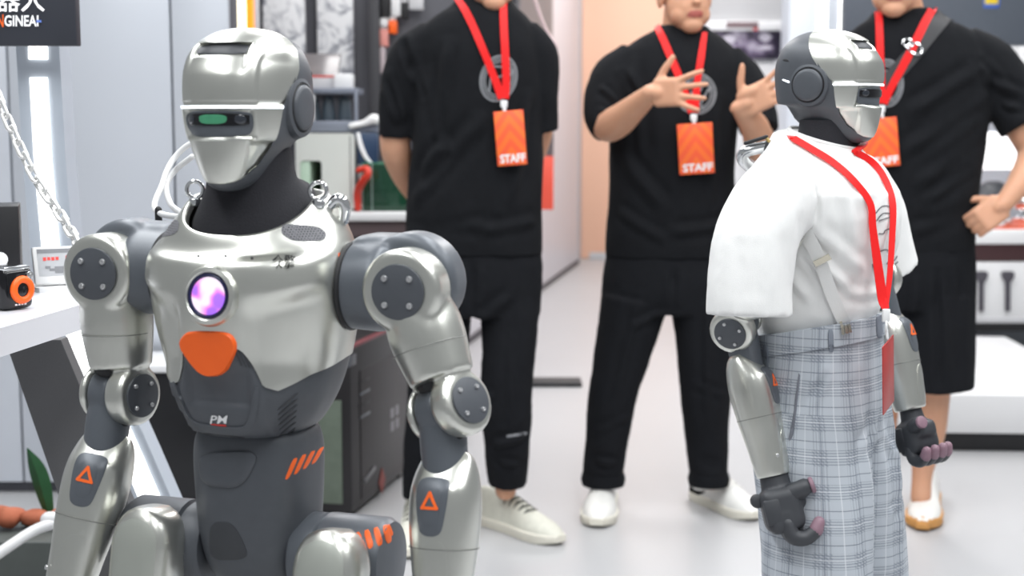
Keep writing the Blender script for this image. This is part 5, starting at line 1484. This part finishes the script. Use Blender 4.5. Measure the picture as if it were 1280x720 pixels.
plant('fine_grass_plant', (at(130, 716, 3.2).x, 3.2, .30), [at(*p, 3.2) for p in ((122, 690), (128, 682), (136, 688), (140, 696))], .010, M_LEAFP, 'small pale grass tuft beside the slanted frame')
wt = [V3(at(*p)) for p in ((-30, 712, 2.95), (10, 684, 3.0), (45, 662, 3.05), (78, 652, 3.08))]
thing('white_pipe', geo(tube(wt, [.012, .012, .012, .013], 14, 6), tube([wt[-1] - V3((.03, 0, -.004)), wt[-1] + V3((.02, 0, .004))], [.018, .018], 14, 2)), M_WPLAS, 'curved white pipe in the lower left over the planter', 'pipe')

# ================================================================== behind the bare robot
M_CABB = mat('black_cabinet', (.010, .010, .012), .35, 0, .2, 6)
bench = empty('low_bench', (X(190, 4.45), 4.55, 0)); tag(bench, 'low black bench with a thin white top behind the bare robot', 'bench')
mk('bench_body', rbox((.09, 0, .235), (.44, .25, .47), .004), M_CABB, bench)
mk('bench_top', rbox((.09, -.005, .482), (.46, .27, .024), .004), M_WHITEP, bench)
# warm light column
wlc = empty('light_column', (X(298, 5.3), 5.36, 0)); tag(wlc, 'warm white light column with a glowing orange edge behind the robot head', 'light column')
mk('column_core', rbox((0, .05, 1.5), (.12, .08, 3.0), .003), M_LGREY, wlc)
mk('warm_strip', rbox((-.012, 0, 1.5), (.072, .02, 2.98), .004), M_LEDWARM, wlc)
mk('orange_edge', rbox((.040, .0, 1.5), (.022, .03, 2.98), .004), M_LEDOR, wlc)
def marble():
    m = mat('swirled_white_print', (.8, .8, .82), .4)
    nt = m.node_tree; b = nt.nodes['Principled BSDF']; N = nt.nodes.new; Lk = nt.links.new
    tc = N('ShaderNodeTexCoord'); n = N('ShaderNodeTexNoise'); n.inputs['Scale'].default_value = 7; n.inputs['Detail'].default_value = 3; n.inputs['Distortion'].default_value = 2.4
    r = N('ShaderNodeValToRGB'); e = r.color_ramp.elements; e[0].position = .38; e[0].color = (.30, .31, .36, 1); e[1].position = .50; e[1].color = (.95, .95, .97, 1)
    x = e.new(.62); x.color = (.95, .95, .97, 1); y = e.new(.66); y.color = (.5, .51, .56, 1); z = e.new(.70); z.color = (.95, .95, .97, 1)
    Lk(tc.outputs['Object'], n.inputs['Vector']); Lk(n.outputs['Fac'], r.inputs['Fac']); Lk(r.outputs['Color'], b.inputs['Base Color'])
    return m
M_MARB = marble()
thing('wall_print', pbox(331, -75, 383, 150, 6.06, .03), M_MARB, 'tall white swirl-patterned wall panel next to the orange light edge', 'wall panel', 'swirl-patterned wall panels')
thing('wall_print', pbox(398, -75, 443, 118, 6.06, .03), M_MARB, 'white swirl-patterned wall panel next to the hanging packs', 'wall panel', 'swirl-patterned wall panels')
thing('wall_post', pbox(461, -75, 475, 150, 5.98, .06, zmin=0), mat('black_post', (.03, .03, .036), .5, noise=.1), 'narrow black post beside the hanging colourful packs', 'post')

YK = 5.2
cab = empty('display_cabinet', (X(430, YK), YK + .25, 0)); tag(cab, 'black display cabinet with a white top edge behind the robot shoulder', 'cabinet')
cx0, cx1 = X(335, YK), X(513, YK); cw = cx1 - cx0; ccx = (cx0 + cx1) / 2 - cab.location.x
zt = at(480, 265, YK).z
mk('cabinet_body', rbox((ccx, 0, (zt - .09) / 2), (cw, .5, zt - .09), .004), M_CABB, cab)
mk('brown_band', rbox((ccx, -.004, zt - .062), (cw, .5, .056), .003), mat('mauve_brown_band', (.12, .085, .09), .5, noise=.1), cab)
mk('white_edge', rbox((ccx, -.012, zt - .016), (cw + .02, .53, .032), .006), M_WHITEP, cab)
# appliance with a handle opening
def frame_outline(x0, x1, y0, y1, r, n=6):
    pts = []
    for cx, cy, a0 in ((x1 - r, y0 + r, -90), (x1 - r, y1 - r, 0), (x0 + r, y1 - r, 90), (x0 + r, y0 + r, 180)):
        for k in range(n + 1):
            a = math.radians(a0 + 90 * k / n); pts.append((cx + r * math.cos(a), cy + r * math.sin(a)))
    return pts
def plate_with_hole(outer, inner, y0, y1):
    """outer/inner outlines with equal counts in x,z, extruded along y"""
    n = len(outer)
    V = [(x, y, z) for y in (y0, y1) for loop in (outer, inner) for x, z in loop]
    F = []
    for i in range(n):
        j = (i + 1) % n
        F += [(i, j, n + j, n + i), (2 * n + i, 3 * n + i, 3 * n + j, 2 * n + j), (i, 2 * n + i, 2 * n + j, j), (n + i, n + j, 3 * n + j, 3 * n + i)]
    return V, F
YP = 5.22
ap = empty('white_appliance', (X(405, YP), YP, zt)); tag(ap, 'cream white appliance with a rounded handle opening on the display cabinet', 'appliance')
aw = X(441, YP) - X(368, YP); ah = at(0, 167, YP).z - zt
hx0, hx1 = X(374, YP) - ap.location.x, X(401, YP) - ap.location.x; hz0, hz1 = at(0, 240, YP).z - zt, at(0, 201, YP).z - zt
M_CREAM = mat('cream_plastic', (.66, .68, .64), .4, 0, .03, 10)
mk('housing', plate_with_hole(frame_outline(-aw / 2, aw / 2, 0, ah, .022), frame_outline(hx0, hx1, hz0, hz1, .012), 0, .22), M_CREAM, ap, angle=30)
mk('opening_back', rbox(((hx0 + hx1) / 2 - .006, .21, (hz0 + hz1) / 2), ((hx1 - hx0) * 1.0, .006, (hz1 - hz0) * 1.0), .001), mat('dark_green_panel', (.03, .10, .04), .5, noise=.3, scale=20), ap)  # dark green sheet closing the rear of the opening
mk('opening_lining', rbox((hx0 + .018, .10, (hz0 + hz1) / 2), (.036, .19, (hz1 - hz0) * .98), .004), mat('pale_green_lining', (.50, .66, .52), .5, noise=.05), ap)
mk('side_seam', rbox((aw / 2 - .012, -.001, ah / 2), (.003, .002, ah * .96), .0005), M_DARK2, ap)
# two-tier rack
YR = 5.30
rk = empty('display_rack', (X(430, YR), YR + .1, zt)); tag(rk, 'grey two-tier display rack standing on the black cabinet', 'rack')
rl = Vector(rk.location)
def rkbox(x0, y0, x1, y1, d=.26, Y=None, bev=.004): return xf(pbox(x0, y0, x1, y1, Y or YR, d, bev), Matrix.Translation(-rl))
M_RACK = mat('blue_grey_rack', (.20, .22, .27), .4, .2, .05)
mk('shelf', rkbox(384, 151, 472, 165), M_RACK, rk); mk('shelf', rkbox(384, 110, 446, 117), M_RACK, rk)
mk('post', xf(pbox(443, 110, 447, 200, YR, .02, .003, zmin=zt), Matrix.Translation(-rl)), M_RACK, rk)
for px_ in (443, 384):
    mk('post', xf(pbox(px_, 110, px_ + 4, 200, YR + .24, .02, .003, zmin=zt), Matrix.Translation(-rl)), M_RACK, rk)
mk('shelf_lip', xf(tube([at(439, 157, YR - .01), at(455, 154, YR - .01), at(466, 149, YR - .01), at(471, 150, YR - .01)], [.010, .012, .018, .018], 12, 5), Matrix.Translation(-rl)), M_WPLAS, rk)
M_SPK = mat('slate_cup', (.055, .075, .095), .45, 0, .1, 20)
def on_shelf_z(): return at(0, 151, YR).z
for x, lab in ((392, 'slate cup nearest the robot ear on the rack shelf'), (411, 'middle slate cup of three on the rack shelf'), (431, 'slate cup next to the rack post on its shelf')):
    z0 = on_shelf_z() ; z1 = at(0, 119, YR).z
    r = .025; h = z1 - z0
    o = mk('slate_cup', lathe([(r * .6, 0), (r * 1.08, .0), (r * 1.12, .004), (r * .86, h * .62), (r * .80, h * .8), (r * .55, h), (.002, h)], (0, 0, 0), (0, 0, 1), 24), M_SPK, None, loc=(X(x, YR + .07), YR + .07, z0 + .001))
    tag(o, lab, 'cup', 'slate cups on the rack')
zs = at(0, 110, YR).z
dv = empty('slanted_screen', (X(398, YR), YR + .1, zs)); tag(dv, 'slanted grey display screen with a red line on the rack top', 'screen')
sl_ = Matrix.Rotation(math.radians(-48), 3, 'X')
mk('screen_stand', rbox((.0, .02, .020), (.15, .10, .040), .004), M_LGREY, dv)
mk('screen_slab', rbox((-.005, .03, .085), (.14, .012, .13), .004, sl_), mat('smoked_screen', (.16, .15, .155), .2, noise=.2, scale=12), dv)
mk('red_line', rbox((.0, -.031, .044), (.13, .004, .006), .001), M_REDPR, dv)
thing('white_box', pbox(418, 92, 440, 110, YR + .04, .1), M_WHITEP, 'small white box on the rack top under the swirl panel', 'box')
thing('white_bottle', lathe([(.012, 0), (.014, .01), (.012, .05), (.017, .085), (.016, .10), (.004, .105)], (X(389, YR + .02), YR + .022, on_shelf_z()), (0, 0, 1), 18), M_WHITEP, 'slim white bottle right beside the robot ear', 'bottle')
# blue stand panel with a white arc
bp_ = thing('blue_panel', pbox(446, 166, 472, 206, YR - .03, .03), mat('deep_blue_panel', (.02, .045, .10), .35, noise=.15, scale=8), 'deep blue panel with a white arc under the rack shelf', 'panel')
mk('white_arc', xf(tube([at(448, 168, YR - .032), at(451, 182, YR - .032), at(457, 196, YR - .032), at(463, 203, YR - .032)], [.007, .009, .008, .006], 10, 5), Matrix.Translation(-Vector(bp_.location))), M_WHITEPR, bp_)
# green glass box
gb = empty('glass_box', (X(484, YK + .06), YK + .12, zt)); tag(gb, 'dark green glass display box on the cabinet beside the man', 'glass box')
gx0, gx1 = X(452, YK + .04) - gb.location.x, X(513, YK + .04) - gb.location.x; gh = at(0, 205, YK + .04).z - zt
gd = .16
M_GGLASS = mat('green_glass', (.012, .055, .030), .08, 0, .3, 9, alpha=.93)
M_GEDGE = mat('glass_edge', (.25, .32, .30), .2, .2, .05)
mk('core_block', rbox(((gx0 + gx1) / 2, 0, gh / 2), (gx1 - gx0 - .012, gd - .012, gh - .006), .003), mat('moss_block', (.008, .035, .014), .7, noise=.5, scale=25), gb)
mk('glass_pane', rbox(((gx0 + gx1) / 2, -gd / 2, gh / 2), (gx1 - gx0, .004, gh), .001), M_GGLASS, gb)
for x in (gx0, gx0 + .035, gx1): mk('glass_edge', rbox((x, -gd / 2 - .003, gh / 2), (.005, .005, gh), .001), M_GEDGE, gb)
mk('lid_rim', rbox(((gx0 + gx1) / 2, 0, gh), (gx1 - gx0, gd, .008), .002), mat('green_rim', (.02, .14, .07), .4, noise=.1), gb)
rl_ = thing('red_hose', tube([Vector((X(446, YK + .02), YK + .02, zt + .013)), at(447, 240, YK - .0), at(454, 226, YK - .03), at(460, 218, YK - .04), at(458, 211, YK - .03), at(448, 213, YK - .02)], [.013, .014, .014, .013, .012, .010], 12, 6), mat('red_rubber', (.62, .035, .015), .45, noise=.1), 'short curled red hose in front of the green glass box', 'hose')

# computer tower on the floor
pcN = on_floor(435, 650) * 0
pA = Vector((-.503, 4.42)); pB = Vector((-.366, 5.02)); dvv = (pB - pA); Lp = dvv.length; dvv.normalize(); ln = Vector((-dvv.y, dvv.x))
ang = math.atan2(dvv.y, dvv.x) - PI / 2
pcx = pA + dvv * Lp / 2 + ln * .12
pcT = empty('computer_tower', (pcx.x, pcx.y, 0), ang); tag(pcT, 'large black computer tower with vents and red trim beside the robot arm', 'computer')
HT = .535
M_PC = mat('black_steel_case', (.022, .020, .022), .4, .3, .15, 8)
mk('case_body', rbox((0, 0, HT / 2 + .012), (.24, Lp, HT - .012), .008), M_PC, pcT)
mk('side_panel', rbox((.1215, .03, HT * .47), (.004, Lp * .82, HT * .78), .002), mat('smoked_side_glass', (.022, .018, .02), .45, noise=.2, scale=6), pcT)
mk('top_bar', rbox((.105, 0, HT + .004), (.022, Lp * .98, .018), .004), mat('dull_red_trim', (.20, .045, .055), .4, .2, .1), pcT)
mk('top_grey_bar', rbox((.0, -Lp / 2 + .03, HT - .03), (.242, .064, .05), .01), mat('grey_front_bar', (.10, .105, .12), .4, .2, .1), pcT)
mk('front_grille', rbox((-.005, -Lp / 2 - .002, HT * .40), (.19, .006, HT * .62), .002), mat('green_grey_mesh', (.13, .16, .125), .5, .2, .2, 30), pcT)
for i in range(3):
    for j in range(2): mk('vent_hole', cylb((-.01 + j * .02, -Lp / 2 - .0045, HT * .52 + i * .022), (0, -1, 0), .005, .0015, .0004, 10), M_BLACKM, pcT)
for i in range(4): mk('vent_slot', rbox((.1245, -Lp * .30, HT * (.58 + i * .07)), (.002, .10, .008), .0008, Matrix.Rotation(.0, 3, 'X')), M_BLACKM if i % 2 else M_GREYPL, pcT)
mk('drive_handle', rbox((.126, -Lp * .24, HT * .20), (.006, .11, .014), .002, Matrix.Rotation(.2, 3, 'X')), mat('grey_handle', (.16, .16, .17), .4, .3, .05), pcT)
for i in range(2):
    for j in range(2): mk('window_mark', rbox((.1242, .10 + i * .055, HT * (.40 + j * .085)), (.0012, .036, .034), .0005), mat('grey_print', (.28, .27, .29), .5, noise=.1) if (i + j) == 0 else MATS['grey_print'], pcT)
for sx in (-.09, .09):
    for sy in (-.24, .24): mk('case_foot', cylb((sx, sy, 0), (0, 0, 1), .018, .014, .003, 16), M_BLACKM, pcT)
dm = mk('red_diamond', xf(prism([(-.035, 0), (0, -.045), (.035, 0), (0, .045)], 0, .002), Matrix(((0, 0, 1, .1245), (1, 0, 0, -.02), (0, 1, 0, HT * .10), (0, 0, 0, 1)))), mat('dim_red_print', (.22, .03, .02), .5, noise=.2), pcT, smooth=False)

# packs hanging on the dark wall
packs = [(476, -12, 488, 22, M_BLACKM, 'black hanging pack left of the white pack'), (490, -14, 502, 20, M_WHITEP, 'white hanging pack between two black packs'), (503, 3, 511, 24, M_BLACKM, 'narrow black hanging pack right of the white pack'), (512, -12, 530, 12, M_LGREY, 'pale grey hanging pack nearest the man in black'),
         (476, 23, 486, 33, M_WHITEP, 'small white pack above the pink pack'), (487, 25, 497, 42, M_ORANGE, 'small bright orange pack on the dark wall'), (474, 36, 486, 58, mat('pink_pack', (.75, .30, .26), .5, noise=.2, scale=30), 'pink pack hanging below the small white pack'), (473, 59, 482, 92, mat('pale_pink_pack', (.50, .42, .44), .5, noise=.1), 'pale narrow pack at the foot of the hanging packs')]
for (a, b, c, d, m, lab) in packs:
    o = thing('hanging_pack', pbox(a, b, c, d, 6.02, .05, .006), m, lab, 'pack')
    mk('header_card', xf(pbox(a + 1, b - 4, c - 1, b, 6.03, .004, .001), Matrix.Translation(-Vector(o.location))), M_WHITEP, o)
    mk('hook', xf(tube([at((a + c) / 2, b - 2, 6.01), at((a + c) / 2, b - 2, 6.10)], [.003, .003], 6, 1), Matrix.Translation(-Vector(o.location))), M_CHROME, o)

# ================================================================== the aisle
YG = 6.76
fl = on_floor(700, 486)
ss = empty('sign_stand', (X(668, YG), YG, 0)); tag(ss, 'floor sign with an orange lower panel on a flat black foot behind the man', 'sign')
sx = ss.location.x
mk('foot', rbox((0.04, 0, .010), (X(720, YG) - X(620, YG), .16, .020), .005), M_BLACKM, ss)
mk('pole', tube([(-.03, .02, .015), (-.03, .02, 1.0)], [.012, .012], 12, 2, False), M_BLACKM, ss)
za, zb_, zc = at(0, 160, YG).z, at(0, 195, YG).z, at(0, 262, YG).z
w_ = X(692, YG) - X(630, YG); cx_ = (X(692, YG) + X(630, YG)) / 2 - sx
mk('upper_panel', rbox((cx_, 0, (za + zb_) / 2), (w_, .02, za - zb_), .003), mat('mauve_grey_board', (.15, .115, .12), .5, noise=.1), ss)
mk('orange_panel', rbox((cx_, -.002, (zb_ + zc) / 2), (w_, .022, zb_ - zc), .003), mat('coral_board', (.85, .10, .06), .45, noise=.06), ss)
thing('wall_screen', slab((.02, 9.35), (.27, 10.75), .03, at(0, 60, 10).z, 2.6, 1), mat('grey_wall_screen', (.16, .16, .17), .4, noise=.15), 'grey screen high on the white partition beside the man in black', 'screen', smooth=False)
thing('pink_strap', tube([at(655, -30, 5.9), at(668, 0, 5.9), at(680, 32, 5.9), at(695, 58, 5.9)], [.014, .015, .014, .013], 12, 6, flat=.5), mat('pale_pink_strap', (.68, .52, .53), .5, noise=.06), 'pale pink strap hanging diagonally over the shoulder of the man in black', 'strap')

# ================================================================== right displays
YD = 9.0
du = empty('picture_display', (X(932, YD), YD + .1, 0)); tag(du, 'white display unit with a dark picture panel behind the gesturing man', 'display unit')
dl = Vector(du.location)
def dbox(x0, y0, x1, y1, d=.2, Y=YD, **k): return xf(pbox(x0, y0, x1, y1, Y, d, **k), Matrix.Translation(-dl))
mk('header_panel', dbox(872, -90, 984, 27), mat('grey_header', (.50, .50, .51), .5, noise=.03), du)
mk('ledge', dbox(868, 26, 984, 38, .24, YD - .05), M_WHITEP, du)
mk('ledge_strip', dbox(906, 27, 946, 35, .01, YD - .055), mat('mauve_strip', (.20, .14, .15), .5, noise=.1), du)  # mauve-brown strip along the ledge front
def picture():
    m = mat('machinery_picture', (.05, .04, .06), .3)
    nt = m.node_tree; b = nt.nodes['Principled BSDF']; N = nt.nodes.new; Lk = nt.links.new
    tc = N('ShaderNodeTexCoord'); n = N('ShaderNodeTexNoise'); n.inputs['Scale'].default_value = 9; n.inputs['Detail'].default_value = 2
    r = N('ShaderNodeValToRGB'); e = r.color_ramp.elements; e[0].position = .42; e[0].color = (.018, .012, .03, 1); e[1].position = .66; e[1].color = (.55, .50, .60, 1)
    x = e.new(.54); x.color = (.16, .12, .20, 1)
    Lk(tc.outputs['Object'], n.inputs['Vector']); Lk(n.outputs['Fac'], r.inputs['Fac']); Lk(r.outputs['Color'], b.inputs['Base Color'])
    return m
pic = mk('picture_panel', dbox(886, 38, 977, 74, .03, YD - .01), picture(), du)
for (a, b, c, d) in ((900, 42, 922, 56), (946, 39, 966, 54), (945, 56, 968, 63)):
    P = chaikin([(a, (b + d) / 2), ((a + c) / 2, b), (c, (b + d) / 2), ((a + c) / 2, d)], 3)
    mk('pale_shape', prism([(at(x, y, YD).x - dl.x, at(x, y, YD).z) for x, y in P], 0, .002, Matrix(((1, 0, 0, 0), (0, 0, -1, YD - .0105 - dl.y), (0, 1, 0, 0), (0, 0, 0, 1)))), mat('pale_picture_print', (.62, .58, .66), .5, noise=.15, scale=14), du, smooth=False)
mk('red_dot', dbox(940, 33, 945, 38, .003, YD - .053), M_REDPR, du)
mk('base_panel', dbox(872, 74, 984, 420, .2, zmin=0), M_WHITEP, du)
for k in range(6): mk('fine_print', dbox(938 + k * 5, 75, 941.5 + k * 5, 79, .002, YD - .004, bev=0), M_GREYINK, du)
# column with two light strips
YL = 8.2
lc = empty('light_column', (X(1018, YL), YL + .1, 0)); tag(lc, 'pale blue-white column with two vertical white light strips above the dressed robot', 'light column')
M_COL = mat('pale_blue_column', (.62, .66, .72), .35, noise=.02)
mk('column_body', xf(pbox(984, -90, 1053, 420, YL, .25, zmin=0), Matrix.Translation(-Vector(lc.location))), M_COL, lc)
for a, b in ((1019, 1031), (1046, 1052)):
    mk('light_strip', xf(pbox(a, -90, b, 400, YL - .01, .02, zmin=.1), Matrix.Translation(-Vector(lc.location))), M_LED, lc)
# retail unit on the right
YU = 7.05
ru = empty('retail_counter', (X(1240, YU), YU + .35, 0)); tag(ru, 'white retail counter with dark header board and maroon band behind the man in shorts', 'counter')
ul = Vector(ru.location)
def ubox(x0, y0, x1, y1, d, Y, **k): return xf(pbox(x0, y0, x1, y1, Y, d, **k), Matrix.Translation(-ul))
M_HEAD = mat('blue_grey_header', (.085, .10, .125), .5, noise=.06)
M_BACKLIT = mat('backlit_white', (1, 1, 1), .5, emit=(1, 1, 1), estr=1.1)
YW = 7.7
mk('header_board', ubox(1053, -95, 1420, 55, .1, YW), M_HEAD, ru)
mk('back_panel', ubox(1053, 55, 1420, 300, .06, YW + .04, zmin=0), mat('pale_steel_panel', (.48, .51, .56), .4, noise=.05), ru)
mk('backlit_panel', ubox(1205, 165, 1420, 212, .01, YW + .025), M_BACKLIT, ru)
mk('upper_shelf', ubox(1190, 74, 1420, 80, .28, YW - .24), M_WHITEP, ru)
zc0 = at(0, 292, YU).z
mk('counter_top', ubox(1100, 288, 1420, 305, .66, YU - .02), M_WHITEP, ru)
mk('coral_mat', ubox(1100, 270, 1420, 286, .40, YU + .06, zmin=at(0, 288, YU - .02).z, zmax=at(0, 288, YU - .02).z + .012), mat('coral_mat', (.85, .16, .08), .4, noise=.06), ru)
mk('maroon_band', ubox(1104, 304, 1420, 327, .6, YU), mat('maroon_band', (.05, .018, .02), .4, noise=.1), ru)
mk('front_panel', ubox(1104, 327, 1420, 397, .6, YU + .004), M_WHITEP, ru)
mk('black_base', ubox(1104, 403, 1420, 417, .6, YU + .01, zmin=.21), M_BLACKM, ru)
mk('grey_rail', ubox(1104, 397, 1420, 404, .6, YU - .004), M_LGREY, ru)
st = mk('blue_yellow_sticker', ubox(1224, -8, 1244, 10, .004, YW - .004), mat('blue_sticker', (.06, .14, .5), .4, noise=.1), ru)
mk('yellow_sticker', ubox(1226, -12, 1242, 5, .004, YW - .006), mat('yellow_sticker', (.8, .6, .03), .4, noise=.1), ru)
# hung tools on the front panel
for x, lab in ((1226, 'dark T-shaped tool on the white counter front, next to the shorts'), (1259, 'dark T-shaped tool on the white counter front, farther from the shorts')):
    Yt = YU - .004
    P = [(x - 7, 340), (x + 8, 340), (x + 8, 346), (x + 3, 353), (x + 3, 389), (x - 3, 389), (x - 3, 353), (x - 7, 346)]
    c = at(x, 389, Yt)
    o = empty('hanging_tool', c); tag(o, lab, 'tool', 'tools on the counter front')
    mk('tool_shaft', prism([(at(a, b, Yt).x - c.x, at(a, b, Yt).z - c.z) for a, b in ((x + 3.2, 352), (x + 3, 389), (x - 3, 389), (x - 3.2, 352))], 0, .012, Matrix(((1, 0, 0, 0), (0, 0, -1, 0), (0, 1, 0, 0), (0, 0, 0, 1)))), mat('dark_tool', (.07, .065, .08), .45, noise=.1), o, smooth=False)
    mk('tool_head', prism([(at(a, b, Yt).x - c.x, at(a, b, Yt).z - c.z) for a, b in chaikin([(x - 7.5, 339), (x + 8, 339), (x + 8, 346), (x + 3.2, 353), (x - 3.2, 353), (x - 7.5, 346)], 1)], 0, .02, Matrix(((1, 0, 0, 0), (0, 0, -1, .004), (0, 1, 0, 0), (0, 0, 0, 1)))), MATS['dark_tool'], o, smooth=False)
# gear on the counter
zt2 = at(0, 288, YU - .02).z + .012
def gear(x, Y, s, label, mm):
    o = empty('helmet_mount', (X(x, Y), Y, zt2)); tag(o, label, 'gear')
    mk('gear_base', lathe([(.08 * s, 0), (.085 * s, .02 * s), (.05 * s, .04 * s), (.03 * s, .05 * s)], (0, 0, 0), (0, 0, 1), 24), M_CHROME, o)
    mk('gear_body', fuse([ellipsoid((0, 0, .12 * s), (.085 * s, .08 * s, .075 * s)), ellipsoid((-.045 * s, -.03 * s, .10 * s), (.05 * s, .06 * s, .05 * s))], .006, 4), mm, o)
    mk('gear_band', torus((0, -.005, .11 * s), (0, -.3, 1), .086 * s, .012 * s, 28, 8), M_CHROME, o)
gear(1245, YU + .16, 1.15, 'black round device with a chrome band on the counter above the fist', M_DARK2)
gear(1214, YU + .36, 1.0, 'chrome round device on the counter behind the waist of the man in shorts', M_CHROME)
gear(1292, YU + .40, 1.1, 'chrome round device on the counter at the right picture edge', M_CHROME)
for (a, b, lab) in ((1244, 1268, 'white carton on the upper shelf left of the other'), (1270, 1300, 'white carton on the upper shelf at the right picture edge')):
    thing('white_carton', pbox(a, 58, b, 74, YW - .2, .12), M_WHITEP, lab, 'carton')
# low plinth in front of the counter
plf = on_floor(1225, 561)
pl = empty('floor_plinth', (plf.x, plf.y + .7, 0)); tag(pl, 'low white plinth with a black kick strip on the right', 'plinth')
p0x = X(1000, plf.y) - plf.x; p1x = X(1420, plf.y) - plf.x
rot = Matrix.Rotation(math.radians(-3.0), 4, 'Z')
mk('plinth_top', xf(rbox(((p0x + p1x) / 2, 0, .145), (p1x - p0x, 1.5, .15), .006), rot), M_WHITEP, pl)
mk('kick_strip', xf(rbox(((p0x + p1x) / 2, 0, .036), (p1x - p0x - .03, 1.47, .072), .003), rot), M_BLACKM, pl)
